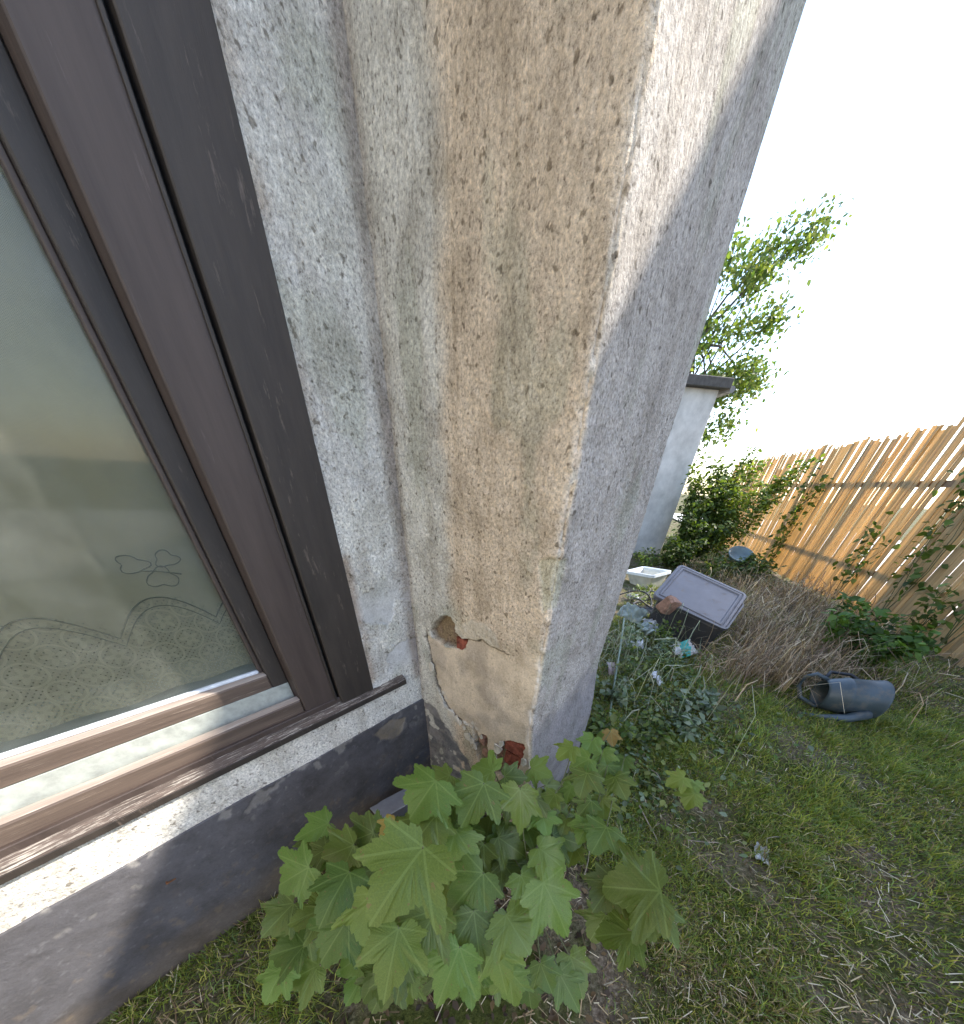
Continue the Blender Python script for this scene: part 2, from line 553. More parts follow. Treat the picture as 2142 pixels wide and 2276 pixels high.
def dpoly(x, y, line, closed=True):
    d = np.full(np.shape(x), 9.0)
    n = len(line)
    for k in range(n if closed else n - 1):
        x0, y0 = line[k]; x1, y1 = line[(k + 1) % n]
        dx, dy = x1 - x0, y1 - y0
        t = np.clip(((x - x0) * dx + (y - y0) * dy) / (dx * dx + dy * dy + 1e-12), 0, 1)
        d = np.minimum(d, np.hypot(x - x0 - t * dx, y - y0 - t * dy))
    return d


def sdf(x, y, poly):
    d = dpoly(x, y, poly); return np.where(inpoly(x, y, poly), -d, d)


# ================================================================== SETTING
# ground sheet, finer near the house
gx = np.concatenate([[-300, -80, -25, -8, -4], np.arange(-2.5, 8.0, 0.06), [9, 12, 20, 60, 300]])
gy = np.concatenate([[-300, -80, -20, -6, -3], np.arange(-1.5, 10.0, 0.06), [11, 14, 22, 70, 300]])
GX, GY = np.meshgrid(gx, gy, indexing='ij')
GZ = zg(GX, GY) + 0.012 * (fbm(GX, GY, 11, 3) - 0.5)
ground = link('ground', mesh('ground', np.stack([GX, GY, GZ], -1).reshape(-1, 3), quads_grid(len(gx), len(gy)), M['soil'], True))
tag(ground, kind='structure')

# the yard on the far side of the fence
FA, FB = np.array([4.75, 2.2]), np.array([7.85, 13.12])
FD = (FB - FA) / np.linalg.norm(FB - FA)
FN = np.array([FD[1], -FD[0]])             # away from the garden
mb = MB()
pv = []
for k in range(2):
    for j in range(2):
        p = FA - 14 * FD + FN * (0.25 + 9 * j) + FD * 40 * k
        pv.append((p[0], p[1], -0.14))
mb.add(pv, [(0, 1, 3, 2)])
yard = mb.build('paved_yard', M['concrete'])
tag(yard, kind='structure')

# pale paving added out of view to bounce sunlight onto the pier
mb = MB()
_ft = lambda s, o, z: L(s, o, z)
mb.box(_ft, -4.0, -1.75, 0.012, 3.2, -0.55, -0.375, 0.01)
bounce_paving = mb.build('bounce_paving', M['concrete'])
tag(bounce_paving, kind='structure')

# ================================================================== HOUSE
house = empty('house', (IC[0], IC[1], -0.45))
tag(house, 'old house corner in flaking roughcast plaster with a brown window and projecting pier', 'house')
bpy.context.view_layer.update()

C_GREY = np.array([0.53, 0.515, 0.49]); C_TAN = np.array([0.66, 0.55, 0.43]); C_WHITE = np.array([0.62, 0.605, 0.56])
C_UNDER = np.array([0.64, 0.54, 0.42]); C_PAINT = np.array([0.086, 0.083, 0.090]); C_MORTAR = np.array([0.27, 0.205, 0.13])
C_BRICK = np.array([0.24, 0.075, 0.05]); C_STAIN = np.array([0.22, 0.16, 0.12]); C_SKIM = np.array([0.55, 0.50, 0.41])


def lerp(c, d, k):
    k = np.asarray(k)[..., None]
    return c * (1 - k) + d * k


# ---- pier: one displaced skin round face 1, the arris and face 2
HOLE = [(0.106, 0.627), (0.13, 0.662), (0.157, 0.687), (0.214, 0.718), (0.237, 0.714), (0.259, 0.691), (0.269, 0.663), (0.303, 0.643), (0.325, 0.646), (0.308, 0.6), (0.285, 0.591), (0.231, 0.587), (0.167, 0.579), (0.129, 0.591)]
SKIM = [(0.262, 0.69), (0.293, 0.705), (0.351, 0.738), (0.416, 0.749), (0.474, 0.727), (0.497, 0.675), (0.459, 0.666), (0.409, 0.678), (0.31, 0.645), (0.27, 0.655)]
CRACK = [(0.083, 0.629), (0.079, 0.569), (0.091, 0.49), (0.133, 0.341), (0.196, 0.247), (0.296, 0.216), (0.353, 0.153), (0.403, 0.101)]
CRACK2 = [(0.32, 0.648), (0.409, 0.678), (0.459, 0.666), (0.53, 0.66)]
UNDER = [(0.083, 0.6), (0.079, 0.569), (0.091, 0.49), (0.133, 0.341), (0.196, 0.247), (0.296, 0.216), (0.36, 0.22), (0.40, 0.05), (0.70, 0.02), (0.80, 0.4), (0.80, 0.70), (0.65, 0.70), (0.526, 0.655), (0.459, 0.666), (0.409, 0.675), (0.31, 0.645), (0.303, 0.598), (0.2, 0.575)]
CAVITY = [(0.362, 0.262), (0.378, 0.215), (0.398, 0.172), (0.425, 0.200), (0.446, 0.205), (0.452, 0.150), (0.470, 0.095), (0.505, 0.120), (0.524, 0.195), (0.538, 0.232), (0.60, 0.268), (0.650, 0.280), (0.660, 0.20), (0.640, 0.105), (0.590, 0.092), (0.570, 0.03), (0.486, -0.02), (0.404, 0.02), (0.388, 0.10), (0.372, 0.185)]
CHIP = [(0.609, 0.98), (0.637, 0.99), (0.70, 0.985), (0.70, 0.90), (0.648, 0.84), (0.634, 0.866)]
w_hi, D2 = 0.658, 0.650
R_AR = 0.014


def pier_w(z): return w_hi + 0.042 * sstep(0.45, 0.05, z)


tt = np.concatenate([np.arange(0, w_hi, 0.004), np.linspace(w_hi, w_hi + 0.03, 9)[:-1], np.arange(w_hi + 0.03, w_hi + 0.03 + D2, 0.005), [w_hi + 0.03 + D2]])
zz = np.concatenate([np.arange(-0.5, 1.35, 0.0042), np.arange(1.35, 4.42, 0.03)])
T, ZZ = np.meshgrid(tt, zz, indexing='ij')
W = pier_w(ZZ)
u1 = np.clip(T / w_hi, 0, 1) * W                       # o along face 1
ar = np.clip((T - w_hi) / 0.03, 0, 1)                  # round the arris
u2 = np.clip(T - w_hi - 0.03, 0, None)                 # s along face 2
on1 = T < w_hi; on2 = T > w_hi + 0.03
ang = ar * math.pi / 2
rr = R_AR
o_ = np.where(on1, u1 - rr * (u1 / W), W - rr + rr * np.sin(ang))
s_ = np.where(on2, rr + u2, rr - rr * np.cos(ang)); s_ = np.where(on1, 0.0, s_)
nb = np.sin(ang); na = -np.cos(ang)                    # normal in (b, a)
# coats
j1 = 0.020 * (fbm(u1, ZZ, 26, 4) - 0.5); j2 = 0.020 * (fbm(u1 + 5, ZZ + 3, 26, 4) - 0.5)
U1, Z1 = u1 + j1, ZZ + j2
f1 = np.where(on2, 0.0, 1.0)
w_und = 0.004 + 0.05 * sstep(0.46, 0.58, u1) * sstep(0.5, 0.6, ZZ)
q_und = np.clip(0.5 - sdf(U1, Z1, UNDER) / (2 * w_und), 0, 1) * f1
q_und = q_und * q_und * (3 - 2 * q_und)
q_hole = sstep(0.003, -0.005, sdf(U1, Z1, HOLE)) * f1
q_skim = sstep(0.003, -0.003, sdf(U1, Z1, SKIM)) * f1
q_cav = sstep(0.003, -0.005, sdf(U1, Z1, CAVITY)) * f1
q_chip = sstep(0.004, -0.004, sdf(U1, Z1, CHIP)) * np.where(u2 > 0.03, 0, 1)
q_crk = np.maximum(sstep(0.0055, 0.002, dpoly(U1, Z1, CRACK, False)) * sstep(0.3, 0.5, fbm(u1 + 8, ZZ, 16, 3) + 0.12), sstep(0.0045, 0.0012, dpoly(U1, Z1, CRACK2, False))) * f1
# loose flakes at the edge of the fallen coat
q_flk = sstep(0.05, 0.0, np.abs(sdf(U1, Z1, UNDER))) * sstep(0.60, 0.66, fbm(u1 + 2, ZZ, 60, 3)) * f1 * sstep(0.45, 0.3, ZZ)
# painted plinth: left foot of face 1 and the whole of face 2
edge1 = np.where(u1 < 0.1, 0.192, 0.192 - (u1 - 0.1) * 1.0)
q_pnt1 = sstep(0.012, -0.012, ZZ - edge1 + 0.09 * (fbm(u1, ZZ, 14, 4) - 0.5)) * f1 * (1 - ar)
q_pnt2 = sstep(0.09, -0.09, ZZ - (0.345 + 0.05 * sstep(0.0, 0.15, u2)) + 0.22 * (fbm(u2 + 9, ZZ, 12, 5) - 0.5)) * np.maximum(sstep(0.002, 0.02, u2), 0)
rough_n = fbm(T, ZZ, 75, 3) - 0.5
lump = fbm(T, ZZ, 7, 3) - 0.5
disp = 0.010 * lump + 0.0055 * rough_n * (1 - q_und) + 0.0012 * rough_n * q_und
disp = disp - 0.0065 * q_und - 0.038 * q_hole - 0.006 * q_crk - 0.006 * q_chip + 0.0035 * q_skim * (1 - q_hole) + 0.004 * q_flk
disp = disp - 0.028 * q_cav
arrw = sstep(0.03, 0.0, np.abs(T - w_hi - 0.015))
disp = disp - arrw * (0.012 * sstep(0.40, 0.75, fbm(ZZ, T * 0 + 3, 22, 4)) + 0.004 * vnoise(ZZ * 60, T * 30))
disp = disp - 0.003 * np.maximum(q_pnt1, 0)
# colours of the coats
base = lerp(np.broadcast_to(C_WHITE, T.shape + (3,)), C_TAN, sstep(0.20, 0.285, u1 + 0.05 * (fbm(u1, ZZ, 12, 3) - 0.5)))
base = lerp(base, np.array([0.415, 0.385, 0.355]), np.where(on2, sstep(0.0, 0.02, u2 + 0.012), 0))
green = sstep(0.56, 0.72, fbm(T + 3, ZZ * 0.5, 9, 4)) * 0.4
base = lerp(base, np.array([0.33, 0.35, 0.27]), green * (1 - q_und))
base = lerp(base, C_UNDER, q_und)
base = lerp(base, np.array([0.42, 0.36, 0.30]), q_und * sstep(0.5, 0.68, fbm(T, ZZ + 4, 8, 4)) * 0.6)
base = lerp(base, C_SKIM, q_skim * 0.75)
base = lerp(base, C_WHITE * 1.08, q_flk * 0.8)
pnt = lerp(np.broadcast_to(np.array([0.27, 0.26, 0.26]), T.shape + (3,)), np.array([0.17, 0.17, 0.185]), sstep(0.4, 0.6, fbm(T, ZZ, 18, 4)))
base = lerp(base, pnt, q_pnt1 * sstep(0.66, 0.58, fbm(u1 + 7, ZZ, 17, 4)))
base = lerp(base, np.array([0.21, 0.20, 0.21]), q_pnt2 * 0.8)
base = lerp(base, C_MORTAR, q_hole)
base = lerp(base, C_STAIN, q_hole * sstep(0.5, 0.7, fbm(T, ZZ, 50, 3)) * 0.7)
base = lerp(base, np.array([0.50, 0.48, 0.36]), q_chip * 0.7)
base = lerp(base, C_MORTAR * 0.8, q_cav * 0.9)
base = lerp(base, np.array([0.62, 0.60, 0.56]), arrw * sstep(0.52, 0.62, fbm(ZZ, T, 30, 4)) * 0.7)
base = lerp(base, np.array([0.07, 0.055, 0.04]), q_crk * 0.85)
# browner towards the inner corner
base = lerp(base, np.array([0.30, 0.24, 0.20]), sstep(0.035, 0.0, u1) * 0.5 * f1)
rgh = np.clip(1 - 0.62 * q_und - 0.5 * q_pnt1 - 0.5 * q_pnt2 - 0.4 * q_skim, 0.1, 1)
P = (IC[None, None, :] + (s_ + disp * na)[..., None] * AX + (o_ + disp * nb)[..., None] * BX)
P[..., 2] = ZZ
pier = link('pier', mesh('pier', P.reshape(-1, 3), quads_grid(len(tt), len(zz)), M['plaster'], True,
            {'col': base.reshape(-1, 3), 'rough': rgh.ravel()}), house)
pier['label'] = 'projecting plaster pier with fallen render, holes and bare brick'
# bricks laid bare in the hole and at the foot
def brick(o0, o1, z0, z1, dep, parent=pier, mm='brick'):
    mb = MB()
    mb.box(lambda a, b, c: L(b, a, c), o0, o1, dep, dep + 0.09, z0, z1, 0.006)
    mb.v = [tuple(np.array(v) + rng.normal(0, 0.0022, 3)) for v in mb.v]
    return mb.build('brick', M[mm], parent)


brick(0.245, 0.345, 0.575, 0.640, 0.016)
for (o0, o1, z0, z1, dp, mm) in ((0.538, 0.668, 0.186, 0.262, 0.013, 'brick'), (0.545, 0.668, 0.100, 0.176, 0.015, 'brick'), (0.385, 0.425, 0.120, 0.186, 0.012, 'brick_dusty'),
                                 (0.436, 0.528, 0.106, 0.170, 0.031, 'brick_dusty'), (0.400, 0.528, 0.020, 0.085, 0.027, 'brick_dusty'), (0.538, 0.665, 0.015, 0.090, 0.018, 'brick_dusty')):
    brick(o0, o1, z0, z1, dp, pier, mm)

M['flake'] = mat_simple('loose_plaster', (0.56, 0.52, 0.45), 0.95, 40, 0.25, 0.6, 120)
_fr = np.random.default_rng(5)
for k in range(26):
    if k < 16:
        t = 0.38 + 0.62 * _fr.random(); i = min(int(t * 7), 6); a_, b_ = np.array(CRACK[i]), np.array(CRACK[i + 1])
        c_ = a_ + (b_ - a_) * _fr.random() + np.array([-0.012, -0.004]) + _fr.normal(0, 0.006, 2)
    else:
        i = int(_fr.integers(len(CAVITY) - 4)); c_ = np.array(CAVITY[i]) + _fr.normal(0, 0.006, 2)
    rad_ = 0.010 + 0.016 * _fr.random(); n_ = 7; a0_ = _fr.random() * 6; tl = _fr.normal(0, 0.35, 2)
    mb = MB(); ring_ = []
    for q_ in range(n_):
        an = a0_ + 2 * math.pi * q_ / n_; r_q = rad_ * (0.6 + 0.7 * _fr.random())
        ring_.append((r_q * math.cos(an) * 0.8, r_q * math.sin(an) * 1.3))
    for dep_ in (-0.006, -0.001):
        for (x_, y_) in ring_:
            mb.v.append(tuple(L(dep_ - abs(tl[0] * x_ + tl[1] * y_) * 0.7, c_[0] + x_, c_[1] + y_)))
    mb.f = [tuple(range(n_))[::-1], tuple(range(n_, 2 * n_))] + [(q_, (q_ + 1) % n_, n_ + (q_ + 1) % n_, n_ + q_) for q_ in range(n_)]
    mb.build('plaster_flake', M['flake'], pier)

# ---- window wall: coarse sheets round the opening, fine ones where the camera is close
SW0, SW1, ZS, ZH = -1.95, -0.262, 0.355, 2.05          # window opening


def wall_sheet(s0, s1, z0, z1, st, o=0.0):
    S = np.arange(s0, s1 + st * 0.5, st); S[-1] = s1
    Zz = np.arange(z0, z1 + st * 0.5, st); Zz[-1] = z1
    A, B = np.meshgrid(S, Zz, indexing='ij')
    rn = fbm(A + 31, B + 5, 75, 3) - 0.5
    lump = fbm(A + 31, B, 7, 3) - 0.5
    smooth = sstep(0.54, 0.60, fbm(A + 12, B + 3, 8, 4)) * sstep(0.9, 0.7, B) * sstep(0.4, 0.5, B)
    d = o + 0.006 * lump + 0.0055 * rn * (1 - smooth) - 0.003 * smooth
    c = lerp(np.broadcast_to(C_GREY, A.shape + (3,)), C_WHITE, sstep(0.45, 0.7, fbm(A, B, 5, 4)) * 0.7)
    c = lerp(c, np.array([0.36, 0.37, 0.30]), sstep(0.52, 0.7, fbm(A + 2, B * 0.6, 7, 4)) * 0.45)
    c = lerp(c, np.array([0.46, 0.46, 0.47]), smooth * 0.7)
    # rusty brown run beside the frame, darker brown into the corner
    c = lerp(c, np.array([0.33, 0.24, 0.17]), sstep(0.04, 0.0, np.abs(A + 0.255)) * sstep(0.45, 0.65, fbm(A, B, 6, 3)) * 0.7)
    c = lerp(c, np.array([0.25, 0.20, 0.17]), sstep(0.05, 0.005, np.abs(A + 0.012)) * (0.35 + 0.5 * fbm(A, B, 4, 3)))
    c = lerp(c, np.array([0.62, 0.60, 0.56]), sstep(0.36, 0.33, B) * 0.9)
    c = np.clip(c * 1.18, 0, 0.74)
    P = IC + A[..., None] * AX + d[..., None] * BX
    P[..., 2] = B
    return P.reshape(-1, 3), quads_grid(len(S), len(Zz)), c.reshape(-1, 3), np.clip(1 - 0.6 * smooth, 0.1, 1).ravel()


vs, fs, cs, rs, nn = [], [], [], [], 0
for a in ((-0.262, 0.012, 0.19, 1.35, 0.0042), (-0.262, 0.012, 1.35, 4.42, 0.012), (-2.0, -0.262, 0.19, 0.385, 0.005), (-6.0, -2.0, 0.19, 0.385, 0.05),
          (-1.95, -0.262, ZH, 4.42, 0.012), (-6.0, -1.95, 0.385, 4.42, 0.05)):
    v, f, c, r = wall_sheet(*a)
    vs.append(v); fs.append(f + nn); cs.append(c); rs.append(r); nn += len(v)
wall = link('wall', mesh('wall', np.concatenate(vs), np.concatenate(fs), M['plaster'], True,
            {'col': np.concatenate(cs), 'rough': np.concatenate(rs)}), house)

# ---- painted plinth under the window
S = np.concatenate([np.arange(-6, -1.9, 0.1), np.arange(-1.9, 0.0121, 0.006)])
Zz = np.concatenate([np.arange(-0.5, 0.217, 0.006), [0.2168, 0.2170]])
A, B = np.meshgrid(S, Zz, indexing='ij')
top = 0.212 + 0.010 * (fbm(A, A * 0, 6, 4) - 0.5)
d = 0.007 + 0.006 * (fbm(A, B, 6, 3) - 0.5) + 0.0016 * (fbm(A, B, 50, 3) - 0.5)
Bz = np.minimum(B, top)
d = np.where(B > 0.2165, 0.0, d)
PATCH = [(-0.31, 0.165), (-0.22, 0.193), (-0.13, 0.150), (-0.16, 0.085), (-0.213, 0.071), (-0.281, 0.112)]
jj = 0.02 * (fbm(A, B, 30, 3) - 0.5)
qp = sstep(0.003, -0.003, sdf(A + jj, Bz + jj, PATCH))
q2 = sstep(0.62, 0.66, fbm(A + 11, B + 2, 13, 4)) * sstep(-0.5, -0.1, A)
d = d - 0.004 * np.maximum(qp, q2)
c = lerp(np.broadcast_to(C_PAINT, A.shape + (3,)), C_PAINT * 1.18, sstep(0.4, 0.65, fbm(A, B * 2.5, 3.0, 5)))
c = lerp(c, C_PAINT * 0.72, sstep(0.60, 0.72, fbm(A + 4, B, 40, 3)) * 0.35)
c = lerp(c, np.array([0.19, 0.19, 0.20]), sstep(0.76, 0.82, fbm(A + 1, B + 6, 70, 2)) * 0.3)
c = lerp(c, np.array([0.24, 0.20, 0.15]), qp * 0.85)
c = lerp(c, np.array([0.17, 0.16, 0.16]), q2 * 0.5)
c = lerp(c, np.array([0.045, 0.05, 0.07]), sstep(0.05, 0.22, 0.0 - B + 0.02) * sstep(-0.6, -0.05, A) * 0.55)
mud = sstep(-0.16, -0.36, B + 0.16 * (fbm(A, B, 9, 4) - 0.5))
c = lerp(c, np.array([0.13, 0.10, 0.07]), mud * 0.75)
splash = sstep(0.66, 0.74, fbm(A + 3, B + 8, 34, 3)) * sstep(0.1, -0.25, B)
c = lerp(c, np.array([0.17, 0.135, 0.10]), splash * 0.6)
chipq = sstep(0.69, 0.72, fbm(A + 21, B + 5, 19, 3)) * sstep(0.02, 0.2, B)
c = lerp(c, np.array([0.36, 0.34, 0.31]), chipq * 0.4)
d = d - 0.003 * chipq
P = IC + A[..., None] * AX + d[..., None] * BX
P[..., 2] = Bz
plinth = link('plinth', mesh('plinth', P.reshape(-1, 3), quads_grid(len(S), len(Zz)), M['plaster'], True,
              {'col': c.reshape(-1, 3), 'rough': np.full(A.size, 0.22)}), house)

# small rusty nail stub and hole in the plinth
mb = MB()
mb.tube([L(-1.105, -0.003, 0.062), L(-1.107, 0.012, 0.060), L(-1.085, 0.016, 0.063)], [0.004, 0.0035, 0.002], 6)
mb.build('rusty_hook', mat_simple('rust', (0.14, 0.06, 0.025), 0.9, 80, 0.4), house)

# ---- window
win = empty('window', L(-1.1, 0, ZS), house)
win.matrix_parent_inverse = house.matrix_world.inverted()
bpy.context.view_layer.update()
fn = lambda s, o, z: L(s, o, z)


def bar(name, s0, s1, o0, o1, z0, z1, mat, bev=0.003):
    mb = MB(); mb.box(fn, s0, s1, o0, o1, z0, z1, bev); return mb.build(name, mat, win)


cx = -1.105
def both(name, s0, s1, *a):
    bar(name, s0, s1, *a); bar(name, 2 * cx - s1, 2 * cx - s0, *a)


both('jamb', -0.402, -0.258, -0.14, 0.004, 0.395, 2.04, M['frame'])
both('groove_strip', -0.412, -0.402, -0.14, -0.030, 0.42, 2.03, M['gap_black'], 0.001)
both('jamb', -0.530, -0.412, -0.14, -0.014, 0.405, 1.99, M['frame_mid'])
both('edge_strip', -0.420, -0.4125, -0.0139, -0.006, 0.42, 1.99, M['frame'], 0.001)
both('sash_stile', -0.583, -0.531, -0.135, -0.078, 0.50, 1.95, M['frame'])
both('glazing_bead', -0.594, -0.5835, -0.128, -0.100, 0.588, 1.93, M['frame_mid'], 0.002)
bar('head_rail', 2 * cx + 0.402, -0.402, -0.14, -0.002, 1.992, 2.048, M['frame'])
bar('sash_rail', 2 * cx + 0.583, -0.583, -0.135, -0.078, 1.93, 1.990, M['frame'])
# bottom: rail, light track, sash rail
bar('bottom_rail', 2 * cx + 0.5315, -0.5315, -0.056, -0.022, 0.415, 0.476, M['rail'], 0.004)
bar('rail_cap', 2 * cx + 0.5315, -0.5315, -0.056, -0.025, 0.4762, 0.4785, M['cap'], 0.0008)
bar('gap_strip', 2 * cx + 0.531, -0.531, -0.110, -0.0562, 0.40, 0.455, M['gap_black'], 0.001)
bar('track', 2 * cx + 0.532, -0.532, -0.112, -0.0765, 0.4554, 0.531, M['track'], 0.002)
bar('sash_rail', 2 * cx + 0.5835, -0.5835, -0.120, -0.074, 0.5315, 0.582, M['rail'], 0.004)
bar('rail_cap', 2 * cx + 0.5835, -0.5835, -0.1075, -0.077, 0.5822, 0.5845, M['cap'], 0.0008)
bar('glazing_bead', 2 * cx + 0.595, -0.595, -0.1225, -0.108, 0.5832, 0.593, M['bead'], 0.002)
bar('sill_fillet', 2 * cx + 0.262, -0.262, -0.0212, -0.008, 0.395, 0.427, M['frame_mid'], 0.002)
bar('sill_edge_shade', 2 * cx + 0.20, -0.102, 0.0225, 0.0265, 0.364, 0.386, M['frame'], 0.001)  # dark strip puts the shadow line of the sill's front edge into colour
bar('glass', 2 * cx + 0.5832, -0.5832, -0.129, -0.123, 0.575, 1.94, M['glass'], 0.0)
# sloping weathered sill with a drip nose
mb = MB()
prof = [(-0.14, 0.405), (-0.025, 0.412), (0.0, 0.404), (0.020, 0.390), (0.022, 0.384), (0.020, 0.370), (0.012, 0.366), (-0.02, 0.366), (-0.14, 0.366)]
ss = np.arange(2 * cx + 0.20, -0.1 + 0.001, 0.02); ss = np.append(ss, -0.1)
for s in ss:
    jit = 0.003 * (vnoise(s * 40, 3.0) - 0.5)
    for k, (o, z) in enumerate(prof):
        mb.v.append(tuple(L(s, o + (jit if k in (2, 3, 4, 5) else 0), z + (0.004 * (vnoise(s * 55, k) - 0.5) if k in (2, 3) else 0))))
n = len(prof)
for i in range(len(ss) - 1):
    for k in range(n):
        mb.f.append((i * n + k, i * n + (k + 1) % n, (i + 1) * n + (k + 1) % n, (i + 1) * n + k))
mb.f.append(tuple(range(n))); mb.f.append(tuple((len(ss) - 1) * n + k for k in range(n)))
mb.build('sill', M['sill'], win)
# inner board and dim room behind
bar('window_board', 2 * cx + 0.45, -0.45, -0.42, -0.136, 0.54, 0.566, M['inner_board'])
mb = MB()
rs0, rs1, ro, rz0, rz1 = -5.0, 1.0, -3.4, -0.3, 2.45
q = lambda s, o, z: L(s, o, z)
mb.add([q(rs0, ro, rz0), q(rs1, ro, rz0), q(rs1, ro, rz1), q(rs0, ro, rz1)], [(0, 1, 2, 3)])
mb.add([q(rs0, ro, rz0), q(rs0, -0.15, rz0), q(rs0, -0.15, rz1), q(rs0, ro, rz1)], [(0, 1, 2, 3)])
mb.add([q(rs1, ro, rz0), q(rs1, -0.15, rz0), q(rs1, -0.15, rz1), q(rs1, ro, rz1)], [(0, 1, 2, 3)])
mb.add([q(rs0, ro, rz0), q(rs1, ro, rz0), q(rs1, -0.15, rz0), q(rs0, -0.15, rz0)], [(0, 1, 2, 3)])
mb.add([q(rs0, ro, rz1), q(rs1, ro, rz1), q(rs1, -0.15, rz1), q(rs0, -0.15, rz1)], [(0, 1, 2, 3)])
for (a0, a1, b0, b1) in ((rs0, SW0, rz0, rz1), (SW1, rs1, rz0, rz1), (SW0, SW1, rz0, 0.54), (SW0, SW1, 2.05, rz1)):
    mb.add([q(a0, -0.15, b0), q(a1, -0.15, b0), q(a1, -0.15, b1), q(a0, -0.15, b1)], [(0, 1, 2, 3)])
mb.build('interior', M['room'], house)
# roof edge high above
mb = MB()
mb.box(fn, -6.2, 2.3, -3.6, 0.85, 4.4, 4.52)
mb.build('roof', mat_simple('roof_soffit', (0.20, 0.17, 0.14), 0.8, 10, 0.2), house)
mb = MB()      # unseen white wall added to bounce sunlight onto the pier
mb.box(fn, -4.4, -4.0, 0.012, 4.5, -0.5, 4.4)
mb.build('bounce_wall', mat_simple('white_bounce_plaster', (0.68, 0.65, 0.59), 0.95, 20, 0.12, 0.5, 120), house)
mb = MB()      # the house goes on behind the pier
mb.box(fn, 0.53, 2.1, -3.5, 0.02, -0.5, 4.4); mb.box(fn, -6.0, 0.0, -3.6, -3.45, -0.5, 4.4); mb.box(fn, 0.12, 0.66, -3.5, 0.58, -0.5, 4.4)
bw = mb.build('back_wall', mat_simple('back_wall', (0.46, 0.45, 0.43), 0.95, 20, 0.15, 0.6, 120), house)

# ---- net curtain
S = np.arange(-1.90, -0.50, 0.010); Zz = np.arange(0.60, 2.02, 0.02)
A, B = np.meshgrid(S, Zz, indexing='ij')
oo = -0.155 + 0.010 * np.sin(A * 34 + 0.6 * np.sin(B * 3)) + 0.008 * np.sin(A * 13 + 1)
P = IC + A[..., None] * AX + oo[..., None] * BX
P[..., 2] = B
edge = 0.775 + 0.085 * np.abs(np.sin(np.pi * (A + 0.62) / 0.21))
bd = (B < edge).astype(float)
curtain = empty('net_curtain', L(-1.1, -0.185, 0.6))
tag(curtain, 'greenish net curtain with flower sprigs and lattice border behind the window', 'curtain')
bpy.context.view_layer.update()
link('net', mesh('net', P.reshape(-1, 3), quads_grid(len(S), len(Zz)), M['net'], True,
     {'net': np.stack([A, B, bd], -1).reshape(-1, 3)}), curtain)


def curt(s, z): return L(s, -0.148 + 0.010 * math.sin(s * 34 + 0.6 * math.sin(z * 3)) + 0.008 * math.sin(s * 13 + 1), z)


def sprig(s, z, k=1.0):
    mb = MB()
    for (ds, dz, r, ph) in ((-0.035, 0.016, 0.026, 0.3), (0.032, 0.020, 0.024, 1.1), (0.004, -0.022, 0.030, 2.2)):
        pts = []
        for i in range(29):
            t = 2 * math.pi * i / 28
            rad = r * (1 + 0.22 * math.cos(3 * t + ph) + 0.08 * math.cos(5 * t)) * k
            pts.append(curt(s + ds * k + rad * math.cos(t), z + dz * k + 0.75 * rad * math.sin(t)))
        mb.tube(pts, 0.0012, 4)
    mb.tube([curt(s - 0.03 * k, z), curt(s, z - 0.004), curt(s + 0.045 * k, z - 0.02 * k)], 0.0016, 4)
    return mb.build('flower_sprig', M['stitch'], curtain)


for (s, z) in ((-0.690, 0.925), (-1.08, 1.10), (-0.74, 1.38), (-1.42, 0.98), (-1.06, 1.55), (-1.45, 1.40), (-0.72, 1.75)):
    sprig(s, z)
# scalloped border drawn in heavier thread
for off in (0.0, -0.022):
    mb = MB(); pts = []
    for s in np.arange(-1.88, -0.52, 0.01):
        e = 0.775 + 0.085 * abs(math.sin(math.pi * (s + 0.62) / 0.21))
        pts.append(curt(s, e + off))
    mb.tube(pts, 0.0016 if off == 0 else 0.0011, 4)
    mb.build('border_thread', M['stitch'], curtain)
# ================================================================== FENCE
fence = empty('fence', (FA[0], FA[1], -0.2))
tag(fence, 'tall fence of narrow orange-brown upright slats along the far side of the garden', 'fence')
bpy.context.view_layer.update()
mt, nt, bs, out = new_mat('fence_slat')
oi = N(nt, 'ObjectInfo')
mp = N(nt, 'Mapping'); mp.inputs['Scale'].default_value = (40, 40, 2.0); nt.links.new(coords(nt), mp.inputs['Vector'])
g = noise(nt, 1.0, 5, 0.6, mp.outputs[0])
bc = ramp(nt, g, [(0.3, (0.50, 0.375, 0.215)), (0.7, (0.74, 0.585, 0.36))])
bc = mixc(nt, 1.0, bc, ramp(nt, oi.outputs['Random'], [(0, (0.72, 0.70, 0.68)), (1, (1.18, 1.12, 1.05))]), 'MULTIPLY')
nt.links.new(bc, bs.inputs['Base Color']); bs.inputs['Roughness'].default_value = 0.8
trn = N(nt, 'BsdfTranslucent'); nt.links.new(mixc(nt, 1.0, bc, (1.15, 1.15, 1.0), 'MULTIPLY'), trn.inputs['Color'])
mx = N(nt, 'MixShader'); mx.inputs[0].default_value = 0.42
nt.links.new(bs.outputs[0], mx.inputs[1]); nt.links.new(trn.outputs[0], mx.inputs[2]); nt.links.new(mx.outputs[0], out.inputs[0])
M['slat'] = mt
FL = float(np.linalg.norm(FB - FA))
PIT = 0.064
slat_me = []
